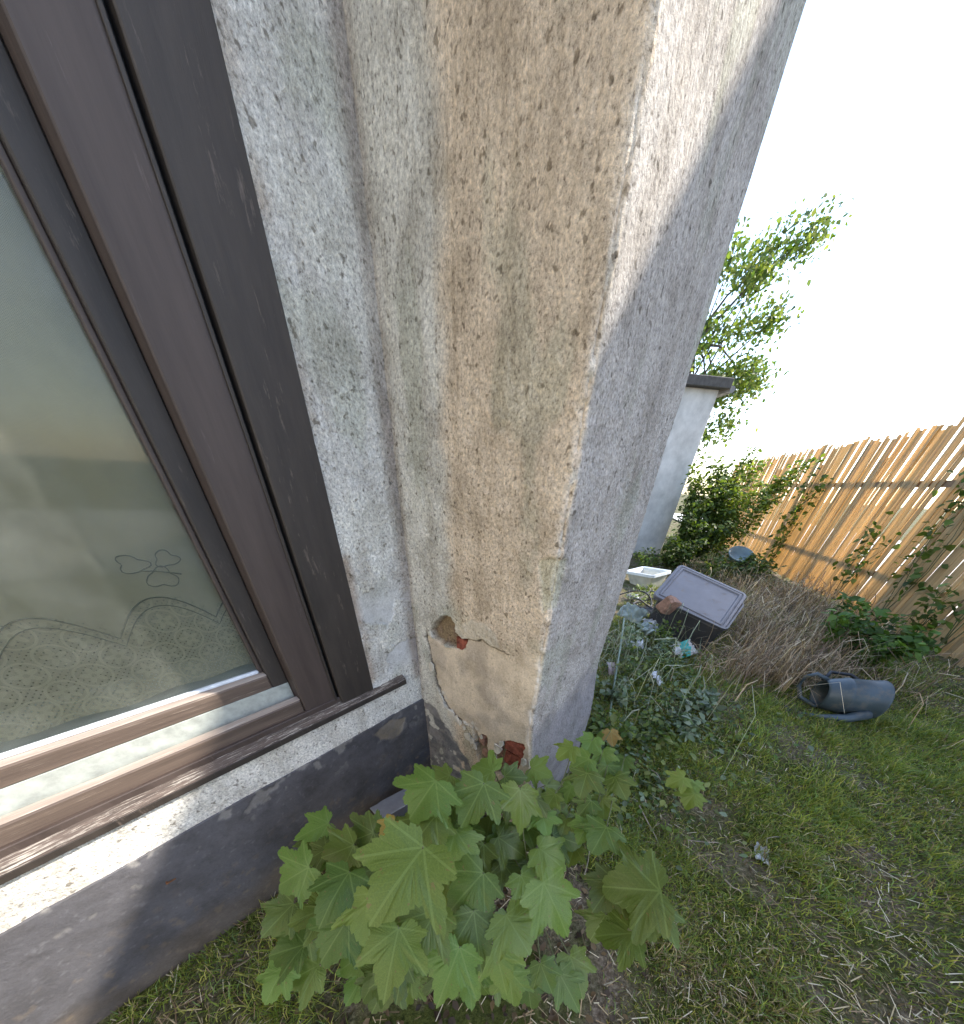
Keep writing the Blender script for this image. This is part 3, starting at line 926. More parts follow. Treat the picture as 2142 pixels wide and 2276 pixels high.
for k in range(5):
    mb = MB(); h = 2.15 + 0.02 * k
    w0, w1 = 0.0255 + 0.0013 * k, 0.0305 + 0.0006 * ((k * 2) % 5)
    bw_ = 0.004 * (k - 2)
    v = []
    for (z, w, dx) in ((0.05, w0, 0), (h * 0.5, (w0 + w1) / 2, bw_), (h, w1, -bw_ * 0.5)):
        for (x, y) in ((-w, -0.005), (-w * 0.5, -0.009), (w * 0.5, -0.009), (w, -0.005), (w, 0.005), (-w, 0.005)):
            v.append((x + dx, y, z))
    f = []
    for i in range(2):
        for j in range(6):
            f.append((i * 6 + j, i * 6 + (j + 1) % 6, (i + 1) * 6 + (j + 1) % 6, (i + 1) * 6 + j))
    f.append((0, 1, 2, 3, 4, 5)); f.append((12, 13, 14, 15, 16, 17))
    mb.add(v, f)
    o = mb.build('slat_src', M['slat']); slat_me.append(o.data); bpy.data.objects.remove(o)
fyaw = math.atan2(FD[1], FD[0])
nsl = int(FL / PIT)
for i in range(nsl):
    p = FA + FD * (i + 0.5) * PIT
    o = bpy.data.objects.new('slat', slat_me[int(rng.integers(5))]); col.objects.link(o); o.parent = fence
    o.location = (p[0] - FA[0], p[1] - FA[1], float(zg(*p)) + 0.2 + rng.normal(0, 0.012))
    o.rotation_euler = (rng.normal(0, 0.008), rng.normal(0, 0.010), fyaw + rng.normal(0, 0.05))
for zr in (0.30, 1.35):
    mb = MB()
    ff = lambda a, b, c: (*(FA + FD * a + FN * b), c)
    mb.box(ff, 0, FL, 0.012, 0.045, zr, zr + 0.07, 0.003)
    mb.build('rail', mat_simple('fence_rail', (0.20, 0.13, 0.08), 0.9, 12, 0.3), fence)
for a in np.arange(0.3, FL, 1.9):
    mb = MB(); mb.box(ff, a, a + 0.08, 0.046, 0.126, -0.4, 1.72, 0.004)
    mb.build('post', mat_simple('fence_post', (0.18, 0.12, 0.08), 0.9, 12, 0.3), fence)

# ================================================================== WHITE OUTBUILDING beyond the pier
p1 = gnd(1462, 1243); p2 = gnd(1428, 1229)
wd = (p2 - p1)[:2]; wd = wd / np.linalg.norm(wd)
ob = empty('outbuilding', (p1[0], p1[1], p1[2]))
tag(ob, 'white painted outbuilding wall standing behind the pier', 'outbuilding')
bpy.context.view_layer.update()
wn2 = np.array([-wd[1], wd[0]])
if wn2[0] > 0: wn2 = -wn2
fo = lambda a, b, c: (*(p1[:2] + wd * a + wn2 * b), c)
mb = MB(); mb.box(fo, 0, 3.2, 0, 2.6, -0.10, 2.7, 0.01)
mb.build('wall', mat_simple('white_paint_wall', (0.60, 0.59, 0.57), 0.85, 4, 0.22, 0.6, 45), ob)
mb = MB(); mb.box(fo, -0.004, 3.3, -0.004, 2.7, -0.4, -0.101, 0.01)
mb.build('plinth', mat_simple('dark_base', (0.10, 0.09, 0.085), 0.9, 12, 0.3), ob)
mb = MB(); mb.box(fo, -0.12, 3.3, -0.14, 2.7, 2.701, 2.84, 0.01); mb.build('roof', mat_simple('felt_roof', (0.09, 0.085, 0.08), 0.9, 14, 0.3, 0.4, 60), ob)
mb = MB(); mb.tube([fo(-0.1, -0.19, 2.70), fo(3.3, -0.19, 2.68)], 0.05, 10); mb.build('gutter', mat_simple('gutter', (0.20, 0.20, 0.20), 0.5, 10, 0.2), ob)
mb = MB(); mb.box(fo, 0.62, 0.72, -0.02, 0.05, -0.1, 2.3, 0.004)
mb.build('door_frame', M['frame'], ob)

# ================================================================== UNSEEN SHADE CASTER (added house shape, fitted to shade the garden)
XN = 6.8
dlin = 0.905 * AX + np.array([0, 0, 1.0])
k_ = dlin[0] / SUN[0]
sl = (dlin - SUN * k_)
slope = sl[2] / sl[1]
q0 = L(-1.2067, 0, -0.085)
q1 = q0 + SUN * ((XN - q0[0]) / SUN[0])
zr = lambda y: q1[2] + slope * (y - q1[1])
y1n = 4.5
y0n = q1[1] - (q1[2] - 2.4) / slope
nh = empty('shade_caster_house', (XN, y0n, -0.3))
tag(nh, 'unseen steep-roofed brick house added to shade the garden', 'house')
bpy.context.view_layer.update()
mb = MB()
mb.add([(XN, y0n, -0.3), (XN, y1n, -0.3), (XN, y1n, zr(y1n)), (XN, y0n, zr(y0n)), (XN + 7, y0n, -0.3), (XN + 7, y1n, -0.3), (XN + 7, y1n, zr(y1n)), (XN + 7, y0n, zr(y0n))],
       [(0, 1, 2, 3), (4, 5, 6, 7), (0, 4, 7, 3), (1, 5, 6, 2), (0, 1, 5, 4)])
mb.build('wall', mat_simple('caster_brick', (0.34, 0.27, 0.22), 0.9, 6, 0.2), nh)
mb = MB()
mb.add([(XN - 0.02, y0n - .2, zr(y0n - .2)), (XN - 0.02, y1n, zr(y1n)), (XN + 7, y1n, zr(y1n)), (XN + 7, y0n - .2, zr(y0n - .2)),
        (XN - 0.02, y0n - .2, zr(y0n - .2) + .1), (XN - 0.02, y1n, zr(y1n) + .1), (XN + 7, y1n, zr(y1n) + .1), (XN + 7, y0n - .2, zr(y0n - .2) + .1)],
       [(0, 1, 2, 3), (4, 5, 6, 7), (0, 4, 5, 1), (1, 5, 6, 2), (2, 6, 7, 3), (3, 7, 4, 0)])
mb.build('roof', mat_simple('caster_roof', (0.16, 0.10, 0.08), 0.9, 8, 0.2), nh)


# ================================================================== FOLIAGE
def leaf_cloud(pts, size, cols, upb=0.4, droop=0.3, aspect=0.62, dirs=None):
    """folded leaf-shaped faces at pts (n,3); size (n,), cols (n,3) -> verts, faces (tri), colours"""
    n = len(pts)
    nrm = rng.normal(size=(n, 3)); nrm[:, 2] = np.abs(nrm[:, 2]) + upb * 2
    nrm /= np.linalg.norm(nrm, axis=1)[:, None]
    d = rng.normal(size=(n, 3)) if dirs is None else dirs + 0.5 * rng.normal(size=(n, 3))
    d[:, 2] -= droop
    d -= nrm * (d * nrm).sum(1)[:, None]
    d /= np.linalg.norm(d, axis=1)[:, None]
    sd = np.cross(nrm, d)
    s = np.asarray(size)[:, None]
    w = s * aspect * 0.5
    p0 = pts
    m1 = pts + d * s * 0.35 - nrm * 0.06 * s; m2 = pts + d * s * 0.72 - nrm * 0.02 * s
    tip = pts + d * s - nrm * s * 0.12
    V = np.stack([p0, pts + d * s * .33 + sd * w + nrm * .05 * s, pts + d * s * .33 - sd * w + nrm * .05 * s, m1,
                  pts + d * s * .70 + sd * w * .7, pts + d * s * .70 - sd * w * .7, m2, tip], 1).reshape(-1, 3)
    b = np.arange(n)[:, None] * 8
    tr = np.array([[0, 1, 3], [0, 3, 2], [1, 4, 6], [1, 6, 3], [3, 6, 5], [3, 5, 2], [4, 7, 6], [6, 7, 5]])
    F = (b[:, :, None] + tr[None]).reshape(-1, 3)
    return V, F, np.repeat(cols, 8, 0)


GREENS = np.array([[0.065, 0.115, 0.022], [0.11, 0.165, 0.030], [0.15, 0.20, 0.045], [0.085, 0.12, 0.05], [0.19, 0.22, 0.075]])
COOL = np.array([[0.13, 0.18, 0.10], [0.19, 0.24, 0.16], [0.08, 0.12, 0.055], [0.24, 0.28, 0.20]])


def pick(pal, n, j=0.25):
    return pal[rng.integers(len(pal), size=n)] * (1 + j * rng.normal(size=(n, 1))).clip(0.4, 1.8)


def weed(name, label, cat, c, rad, h, n, size, pal=GREENS, flat=0.6, group=None, stems=7, aspect=0.62, droop=0.3):
    """a weed or shrub: upright stems carrying leaves"""
    c = np.asarray(c, float)
    base = np.array([c[0], c[1], float(zg(c[0], c[1]))])
    e = empty(name, base); tag(e, label, cat, group)
    bpy.context.view_layer.update()
    mb = MB(); tips = []
    for k in range(stems):
        a = rng.random() * 6.283; r = rad * math.sqrt(rng.random())
        t = base + np.array([r * math.cos(a), r * math.sin(a) * flat, h * (0.55 + 0.45 * rng.random())])
        q0 = base + np.array([0.15 * r * math.cos(a), 0.15 * r * math.sin(a), -0.01])
        q1 = (q0 + t) / 2 + rng.normal(0, 0.04 * h, 3)
        mb.tube([q0, q1, t], [0.0045, 0.0032, 0.0015], 5); tips.append((q0, q1, t))
    mb.build('stem', M['stalk'], e)
    pts, dirs = [], []
    for i in range(n):
        q0, q1, t = tips[rng.integers(stems)]
        f = 0.25 + 0.75 * rng.random() ** 0.7
        p = (1 - f) ** 2 * q0 + 2 * f * (1 - f) * q1 + f * f * t
        o = rng.normal(0, 1, 3); o /= np.linalg.norm(o); o[2] *= 0.5
        pts.append(p + o * rad * 0.22 * rng.random()); dirs.append(o)
    pts = np.array(pts); pts[:, 2] = np.maximum(pts[:, 2], zg(pts[:, 0], pts[:, 1]) + 0.01)
    V, F, Cc = leaf_cloud(pts, size * (0.55 + 0.75 * rng.random(n)), pick(pal, n), 0.5, droop, aspect, np.array(dirs))
    link('foliage', mesh('foliage', V, F, M['leaf'], False, {'col': Cc}), e)
    return e


# ---- sycamore seedling: lobed leaves
def leaf_mesh(seed, lob=1.0):
    r_ = np.random.default_rng(seed)
    # outline from the stalk round the right half; mirrored with small differences
    half = [(0.03, -0.02), (0.14, -0.14), (0.28, -0.17), (0.38, -0.09), (0.48, -0.04), (0.62, -0.01), (0.54, 0.10), (0.45, 0.185),
            (0.53, 0.26), (0.59, 0.37), (0.66, 0.46), (0.71, 0.64), (0.58, 0.61), (0.45, 0.585), (0.33, 0.55), (0.335, 0.66), (0.26, 0.79), (0.16, 0.91), (0.0, 1.09)]
    wd_ = 0.08 * r_.normal()
    def ser(p, sgn):
        return [(sgn * x * (1 + wd_ + 0.06 * r_.normal()), y * (1 + 0.05 * r_.normal())) for x, y in p]
    R = ser(half[:-1], 1); Lf = ser(half[:-1], -1)
    out = R + [(0.0, 1.04 + 0.06 * r_.normal())] + Lf[::-1]
    # serrate: add a tooth between neighbours
    o2 = []
    for i in range(len(out)):
        a = np.array(out[i]); b = np.array(out[(i + 1) % len(out)])
        o2.append(tuple(a))
        if 0 < i < len(out) - 1 and np.linalg.norm(b - a) > 0.09:
            mid = (a + b) / 2; nn_ = np.array([(b - a)[1], -(b - a)[0]]); nn_ /= np.linalg.norm(nn_)
            o2.append(tuple(mid + nn_ * 0.026 + (b - a) * 0.10)); o2.append(tuple(mid + (b - a) * 0.17 - nn_ * 0.020))
    ctr = (0.0, 0.16)
    pol = [(math.atan2(x, y - 0.16), math.hypot(x, y - 0.16)) for x, y in o2]
    o3 = []; last = math.pi
    for t_, r0_ in pol:
        t_ = min(t_, last - 0.006); last = t_
        o3.append((r0_ * math.sin(t_), 0.16 + r0_ * math.cos(t_)))
    o2 = o3
    ph1, ph2 = r_.random() * 6, r_.random() * 6
    V = [(0.0, 0.0), ctr]; 
    pts = o2
    z = []
    v3 = []
    for (x, y) in [ctr] + pts:
        a = math.atan2(abs(x), y + 1e-6)
        r = math.hypot(x, y)
        dv = min(abs(a - 0), abs(a - 0.8), abs(a - 1.55)) * r
        zz_ = -0.12 * r * r * (0.6 + 0.8 * lob) + 0.055 * math.sin(5.1 * x + ph1) * math.sin(4.3 * y + ph2) + 0.10 * abs(x)
        v3.append((x, y, zz_))
    # mid ring for curvature
    n = len(pts)
    ring = []
    for (x, y) in pts:
        x2, y2 = ctr[0] + (x - ctr[0]) * 0.55, ctr[1] + (y - ctr[1]) * 0.55
        a = math.atan2(abs(x2), y2 + 1e-6); r = math.hypot(x2, y2)
        dv = min(abs(a), abs(a - 0.8), abs(a - 1.55)) * r
        ring.append((x2, y2, -0.12 * r * r * (0.6 + 0.8 * lob) + 0.055 * math.sin(5.1 * x2 + ph1) * math.sin(4.3 * y2 + ph2) + 0.10 * abs(x2)))
    v = v3 + ring
    f = []
    for i in range(n):
        j = (i + 1) % n
        f.append((0, 1 + n + i, 1 + n + j)); f.append((1 + n + i, 1 + i, 1 + j)); f.append((1 + n + i, 1 + j, 1 + n + j))
    me = mesh('leaf', v, f, None, True)
    a_ = me.attributes.new('lv', 'FLOAT_VECTOR', 'POINT')
    a_.data.foreach_set('vector', np.array([(x, y, 0) for x, y, _ in v], np.float32).ravel())
    return me


LEAF = [leaf_mesh(s, l) for s, l in ((1, 0.4), (2, 1.0), (3, 1.8), (4, 0.8), (11, 2.4), (12, 0.1), (13, 1.3), (14, 1.6))]
for me in LEAF: me.materials.append(M['leaf_big'])
LEAF_Y = leaf_mesh(5, 1.6); LEAF_Y.materials.append(M['leaf_yellow'])


def sapling(name, label, root, leaves, nshoot=4, petr=0.0022):
    """leaves: (u, v, apparent px, size in m, yellow?)"""
    root = np.asarray(root, float)
    e = empty(name, root); tag(e, label, 'sapling')
    bpy.context.view_layer.update()
    P = []
    for (u, v, px, sz, yl) in leaves:
        d = sz * FPX / px
        P.append((at(u, v, d), sz, yl))
    pos = np.array([p[0] for p in P])
    mb = MB()
    # shoots fan out towards the leaves
    order = np.argsort(np.arctan2(pos[:, 1] - root[1], pos[:, 0] - root[0]))
    groups = np.array_split(order, nshoot)
    shoots = []
    for g in groups:
        tgt = pos[g].mean(0); tgt = tgt + np.array([0, 0, 0.02])
        q1 = root * 0.55 + tgt * 0.45 + np.array([0, 0, 0.10])
        q1[2] = max(q1[2], root[2] + 0.1)
        pts = [(1 - t) ** 2 * root + 2 * t * (1 - t) * q1 + t * t * (tgt - [0, 0, 0.05]) for t in np.linspace(0, 1, 9)]
        mb.tube(pts, list(np.linspace(0.0075, 0.0028, 9)), 6)
        shoots.append(np.array(pts))
    for gi, g in enumerate(groups):
        for i in g:
            p, sz, yl = P[i]
            out = p - root; out[2] = 0
            out = out / (np.linalg.norm(out) + 1e-6)
            toc = CAM - p; toc /= np.linalg.norm(toc)
            nrm = np.array([0, 0, 1.0]) * 0.60 + toc * 0.70 + rng.normal(0, 0.20, 3) + 0.25 * out
            nrm /= np.linalg.norm(nrm)
            tip = out * 0.9 + np.array([0, 0, -0.35]) + rng.normal(0, 0.38, 3) - 0.25 * np.array([0, 1.0, 0])
            tip = tip - nrm * (tip @ nrm); tip /= np.linalg.norm(tip)
            sd = np.cross(tip, nrm)
            bp = p - tip * sz * 0.42          # leaf base where the stalk joins
            o = bpy.data.objects.new('leaf', LEAF_Y if yl else LEAF[int(rng.integers(8))])
            col.objects.link(o); o.parent = e
            mw = Matrix.Identity(4)
            for k in range(3):
                mw[k][0], mw[k][1], mw[k][2], mw[k][3] = sd[k], tip[k], nrm[k], bp[k] - root[k]
            sz = sz / 1.12; sx = sz * (0.92 + 0.2 * rng.random())
            o.matrix_local = mw @ Matrix.Diagonal((sx, sz, sz, 1))
            sh = shoots[gi]
            dd = np.linalg.norm(sh - bp, axis=1) + 0.15 * (np.arange(9)[::-1] / 9)
            q = sh[max(2, int(np.argmin(dd)))]
            md = (q + bp) / 2 + np.array([0, 0, 0.02]) - nrm * 0.015
            mb.tube([q, md, bp + nrm * 0.001], [petr * 1.1, petr, petr * 0.8], 5)
    mb.build('stem', M['stalk'], e)
    return e


# seen position, apparent width and true width of the leaves of the big seedling
LV = [(937, 1774, 112, .135, 0), (800, 1862, 75, .105, 0), (752, 1892, 85, .115, 0), (647, 1950, 105, .125, 0), (745, 1985, 112, .125, 0), (860, 1842, 50, .07, 1),
      (937, 1850, 108, .13, 0), (888, 1955, 190, .17, 0), (1000, 1890, 105, .13, 0), (1053, 1782, 112, .14, 0), (1158, 1796, 104, .14, 0), (1048, 1905, 92, .12, 0),
      (1040, 1977, 112, .13, 0), (985, 1995, 95, .12, 0), (1225, 1905, 80, .115, 0), (1174, 1977, 78, .11, 0), (1237, 2015, 125, .13, 0), (1075, 1705, 62, .095, 0),
      (1144, 1727, 55, .085, 0), (1135, 1880, 80, .12, 0), (975, 1730, 60, .09, 0), (1010, 1745, 55, .09, 0), (700, 1900, 60, .09, 0), (690, 2030, 90, .11, 0), (820, 2040, 110, .12, 0),
      (620, 2040, 80, .10, 0), (940, 2075, 120, .12, 0), (1060, 2080, 110, .12, 0), (1150, 2075, 100, .11, 0), (740, 2090, 110, .12, 0), (870, 2130, 130, .12, 0), (1000, 2160, 110, .11, 0),
      (1110, 2150, 90, .11, 0), (640, 2110, 80, .1, 0), (1085, 1840, 70, .12, 0), (1195, 1850, 70, .11, 0), (905, 1900, 70, .11, 0), (800, 1940, 80, .11, 0)]
_lr = np.random.default_rng(21)
for _ in range(46):      # lower leaves in the shade of the upper ones
    _u = _lr.uniform(690, 1260); _v = _lr.uniform(1745 + 0.25 * abs(_u - 1080), 2060)
    _z = float(_lr.uniform(0.085, 0.125)); _d = float(_lr.uniform(0.98, 1.15))
    LV.append((_u, _v, _z * FPX / _d, _z, 0))
for _ in range(30):      # the plant runs on towards the camera
    _u = _lr.uniform(600, 1330); _v = _lr.uniform(2035, 2210)
    _z = float(_lr.uniform(0.09, 0.13)); _d = float(_lr.uniform(0.84, 1.08))
    LV.append((_u, _v, _z * FPX / _d, _z, 0))
LV += [(1200, 1715, 52, .085, 0), (1232, 1745, 50, .08, 0), (1110, 1760, 70, .11, 0), (985, 1790, 80, .11, 0)]
rootA = np.array([0.02, 0.56, float(zg(0.02, 0.56))])
sapling('sycamore_seedling', 'large sycamore seedling with broad lobed leaves at the foot of the pier', rootA, LV, 6)
LV2 = [(1297, 1741, 60, .08, 0), (1256, 1670, 50, .075, 0), (1289, 1697, 55, .08, 0), (1253, 1837, 42, .065, 0), (1297, 1848, 58, .085, 0), (1223, 1780, 46, .07, 0), (1377, 1749, 58, .085, 0),
       (1340, 1796, 52, .08, 0), (1333, 1863, 72, .10, 0), (1343, 1688, 50, .08, 0), (1360, 1640, 40, .07, 1), (1310, 1655, 48, .075, 0), (1265, 1760, 45, .07, 0), (1300, 1795, 50, .075, 0),
       (1385, 1700, 42, .07, 0), (1210, 1830, 50, .075, 0), (1270, 1900, 50, .08, 0), (1350, 1720, 45, .07, 0)]
rootB = gnd(1285, 1830); rootB[2] = float(zg(rootB[0], rootB[1]))
sapling('young_sycamore_seedling', 'smaller sycamore seedling with little leaves right of the pier', rootB, LV2, 5, 0.0018)
LV3 = [(1405, 1975, 130, .16, 0), (1345, 1985, 90, .12, 0), (1440, 2040, 100, .12, 0), (1370, 2075, 95, .12, 0), (1330, 2060, 70, .10, 0)]
rootC = gnd(1370, 2030); rootC[2] = float(zg(rootC[0], rootC[1]))
sapling('pale_sycamore_seedling', 'pale sycamore seedling with long drooping leaves at the edge of the lawn', rootC, LV3, 2)
LV4 = [(1502, 1736, 46, .075, 0), (1532, 1778, 46, .075, 0), (1520, 1750, 34, .06, 0), (1545, 1750, 30, .055, 0)]
rootD = gnd(1522, 1772); rootD[2] = float(zg(rootD[0], rootD[1]))
sapling('tiny_sycamore_seedling', 'tiny seedling with four small leaves on the bare patch of lawn', rootD, LV4, 1, 0.0013)

# ---- weeds and shrubs
weed('weed', 'low green weed under the right edge of the pier', 'weed', gnd(1330, 1640), 0.20, 0.28, 170, 0.060, flat=1)
weed('weed', 'grey-green weed between the pier and the long green cane', 'weed', gnd(1345, 1560), 0.20, 0.24, 170, 0.050, COOL, flat=1)
weed('weed', 'bushy green weed beside the white scrap on the ground', 'weed', gnd(1400, 1520), 0.24, 0.28, 200, 0.050, flat=1)
weed('weed', 'tangled pale green weed under the crumpled plastic sheet', 'weed', gnd(1430, 1470), 0.28, 0.32, 240, 0.052, COOL, flat=1)
weed('weed', 'dark leafy weed left of the printed wrapper', 'weed', gnd(1470, 1500), 0.24, 0.22, 200, 0.045, flat=1)
weed('weed', 'yellow-green weed in front of the dark crate', 'weed', gnd(1465, 1440), 0.22, 0.26, 200, 0.048, flat=1)
weed('weed', 'flat grey-green weed at the near edge of the dry stems', 'weed', gnd(1560, 1570), 0.24, 0.10, 150, 0.060, COOL, flat=1)
weed('weed', 'flat grey-green weed on the lawn below the pier', 'weed', gnd(1500, 1620), 0.24, 0.10, 150, 0.060, COOL, flat=1)
weed('weed', 'low weed beside the pale cane on the lawn', 'weed', gnd(1430, 1640), 0.20, 0.14, 140, 0.050, flat=1)
weed('weed', 'low weed growing in front of the white trough', 'weed', gnd(1448, 1335), 0.30, 0.22, 260, 0.050, flat=1)
weed('weed', 'pale weed between the trough and the edge of the pier', 'weed', gnd(1415, 1355), 0.26, 0.26, 240, 0.050, COOL, flat=1)
weed('weed', 'dark weed at the foot of the outbuilding wall', 'weed', gnd(1440, 1268), 0.50, 0.40, 500, 0.065, flat=1, stems=12)
weed('leafy_shrub', 'round green leafy shrub behind the watering can', 'shrub', gnd(1862, 1478), 0.42, 0.60, 900, 0.080, np.array([[0.075, 0.145, 0.025], [0.11, 0.185, 0.035], [0.055, 0.11, 0.02]]), flat=1, stems=14)
weed('ivy_bush', 'tall dark ivy bush in front of the white outbuilding', 'bush', gnd(1522, 1266), 0.50, 1.35, 2200, 0.085, np.array([[0.035, 0.060, 0.014], [0.06, 0.095, 0.02], [0.10, 0.15, 0.03]]), flat=1, stems=18)
weed('climbing_bush', 'tall dark climber close against the end of the white outbuilding', 'bush', gnd(1500, 1250), 0.62, 2.1, 3800, 0.080, np.array([[0.05, 0.085, 0.018], [0.10, 0.15, 0.03], [0.16, 0.21, 0.05]]), flat=1, stems=18)
weed('climbing_bush', 'sunlit yellow-green climber between the outbuilding and the fence', 'bush', gnd(1585, 1258), 0.80, 2.0, 4200, 0.085, np.array([[0.15, 0.21, 0.04], [0.24, 0.30, 0.06], [0.09, 0.14, 0.025]]), flat=1, stems=18)
weed('ivy_bush', 'dark ivy clump at the near corner of the white outbuilding', 'bush', gnd(1488, 1275), 0.42, 0.75, 1100, 0.075, np.array([[0.035, 0.060, 0.014], [0.06, 0.095, 0.02], [0.08, 0.12, 0.03]]), flat=1, stems=14)
weed('low_bush', 'low green bush behind the grey storage box', 'bush', gnd(1590, 1285), 0.55, 0.55, 900, 0.075, GREENS, flat=1, stems=14)
weed('low_bush', 'low green bush around the blue-grey basin', 'bush', gnd(1645, 1300), 0.45, 0.45, 700, 0.075, np.array([[0.05, 0.085, 0.02], [0.08, 0.12, 0.03]]), flat=1, stems=12)


def fence_climber(label, a, z0, z1, n, spread, pal):
    b = FA + FD * a - FN * 0.05
    e = empty('fence_climber', (b[0], b[1], float(zg(*b)))); tag(e, label, 'climber'); bpy.context.view_layer.update()
    mb = MB(); pts = []
    for k in range(4):
        x = b.copy(); q = []
        ph = rng.random() * 6
        for t in np.linspace(0, 1, 10):
            pp = FA + FD * (a + spread * math.sin(2.2 * t + ph) * t) - FN * (0.035 + 0.03 * rng.random())
            q.append((pp[0], pp[1], float(zg(*b)) + 0.02 + (z1 + 0.1) * t))
        mb.tube(q, list(np.linspace(0.006, 0.002, 10)), 5)
        q = np.array(q)
        for _ in range(n // 4):
            zt = z0 + (z1 - z0) * rng.random()
            i = np.argmin(np.abs(q[:, 2] - zt)); p = q[i] + rng.normal(0, 0.09, 3)
            dist = (p[:2] - FA) @ FN
            if dist > -0.03: p[:2] -= FN * (dist + 0.03 + 0.08 * rng.random())
            pts.append(p)
    mb.build('stem', M['stalk'], e)
    V, F, Cc = leaf_cloud(np.array(pts), 0.085 * (0.6 + 0.7 * rng.random(len(pts))), pick(pal, len(pts)), 0.2, 0.6, 0.7)
    link('foliage', mesh('foliage', V, F, M['leaf'], False, {'col': Cc}), e)


PALF = np.array([[0.10, 0.15, 0.03], [0.14, 0.19, 0.05], [0.07, 0.12, 0.025]])
fence_climber('thin green climber on the middle of the slat fence', 3.0, 0.15, 0.9, 90, 0.3, PALF)
fence_climber('leafy green climber on the fence nearer the watering can', 2.0, 0.4, 1.5, 130, 0.35, PALF)
fence_climber('sparse climber reaching the top of the fence at the right', 1.0, 0.7, 1.6, 160, 0.35, PALF)
fence_climber('small climber at the foot of the fence beside the shrub', 1.3, 0.0, 0.5, 110, 0.25, PALF)
fence_climber('dense climber on the far end of the fence', 5.6, 0.0, 1.5, 260, 0.5, PALF)


# ---- trees over the fence
def tree(label, x, y, h, zc0, rx, n, sz, pal):
    z0 = -0.2
    e = empty('garden_tree', (x, y, z0)); tag(e, label, 'tree'); bpy.context.view_layer.update()
    mb = MB()
    top = np.array([x + 0.2, y + 0.1, z0 + h * 0.8])
    mb.tube([np.array([x, y, z0 - .1]), np.array([x + .05, y, z0 + h * .25]), np.array([x + .12, y + .05, z0 + h * .5]), top], [0.20, 0.15, 0.10, 0.03], 8)
    ends = []
    for k in range(60):
        t = 0.35 + 0.6 * rng.random(); a = rng.random() * 6.28
        q = np.array([x + .12, y, z0 + h * .8 * t])
        rr_ = rx * (0.5 + 0.5 * rng.random())
        en = np.array([x + rr_ * math.cos(a), y + rr_ * math.sin(a), zc0 + (h + z0 - zc0) * rng.random()])
        mb.tube([q, (q + en) / 2 + [0, 0, 0.25], en], [0.05, 0.03, 0.008], 5); ends.append(en)
    mb.build('trunk', M['bark'], e)
    ends = np.array(ends)
    ci = rng.integers(len(ends), size=n)
    p = ends[ci] + rng.normal(0, 1, (n, 3)) * np.array([0.30, 0.30, 0.22])
    p[:, 2] = np.maximum(p[:, 2], zc0 - 0.2)
    V, F, Cc = leaf_cloud(p, sz * (0.6 + 0.7 * rng.random(n)), pick(pal, n), 0.2, 0.5, 0.7)
    link('crown', mesh('crown', V, F, M['leaf'], False, {'col': Cc}), e)


tree('broadleaf tree standing behind the white outbuilding', 6.2, 16.0, 7.5, 2.4, 2.5, 20000, 0.13, GREENS)

# ---- unseen wall added behind the camera for the window to reflect
bwl = empty('reflection_wall', (1.5, -6.0, -0.2)); tag(bwl, 'unseen coped brick wall added behind the camera for the window reflections', 'wall'); bpy.context.view_layer.update()
mb = MB(); mb.box(xyz, -5.0, 6.7, -6.2, -6.0, -0.4, 1.9, 0.01); mb.build('masonry', mat_simple('wall_masonry', (0.30, 0.20, 0.15), 0.95, 5, 0.35, 0.6, 40), bwl)
mb = MB(); mb.box(xyz, -5.05, 6.75, -6.26, -5.94, 1.901, 1.98, 0.012); mb.build('coping', mat_simple('wall_coping', (0.38, 0.36, 0.33), 0.95, 8, 0.2), bwl)

# ================================================================== RUBBISH
def rotm(yaw, rx, ry):
    return np.array(Matrix.Rotation(yaw, 3, 'Z') @ (Matrix.Rotation(rx, 3, 'X') @ Matrix.Rotation(ry, 3, 'Y')))


# ---- grey storage box with its lid on, tipped towards the camera
SC = 1.174
BS = 1.08
bc_ = CAM + SC * (np.array([1.868, 2.821, 0.417]) - CAM)
Rb = rotm(-0.723, 0.339, 0.252)
BL, BW, BH = 0.591 * SC * BS, 0.525 * SC * BS, 0.40 * SC
bx = empty('storage_box', (bc_[0], bc_[1], bc_[2] - 0.4)); tag(bx, 'grey plastic storage box with its flat lid askew, tipped over on the rubbish', 'storage box')
bpy.context.view_layer.update()
def mat_dirty(name, c, rough=0.45, dirt=(0.20, 0.15, 0.10), amt=0.55):
    mt, nt, bs, out = new_mat(name)
    co = coords(nt)
    b = ramp(nt, noise(nt, 6, 4, 0.6, co), [(0.3, tuple(v * 0.85 for v in c)), (0.7, tuple(v * 1.1 for v in c))])
    sc = N(nt, 'Mapping'); sc.inputs['Scale'].default_value = (4, 90, 30); sc.inputs['Rotation'].default_value = (0.3, 0.2, 0.7); nt.links.new(co, sc.inputs['Vector'])
    b = mixc(nt, ramp(nt, noise(nt, 1.0, 3, 0.6, sc.outputs[0]), [(0.66, (0, 0, 0)), (0.72, (0.35,) * 3)]), b, tuple(min(1, v * 1.9) for v in c))
    d = ramp(nt, noise(nt, 11, 7, 0.72, co), [(amt, (0, 0, 0)), (amt + 0.16, (0.75,) * 3)])
    nt.links.new(mixc(nt, d, b, dirt), bs.inputs['Base Color'])
    nt.links.new(ramp(nt, d, [(0, (rough,) * 3), (1, (0.95,) * 3)]), bs.inputs['Roughness'])
    nt.links.new(bump(nt, noise(nt, 90, 3, 0.6, co), 0.12, 0.003), bs.inputs['Normal'])
    return mt


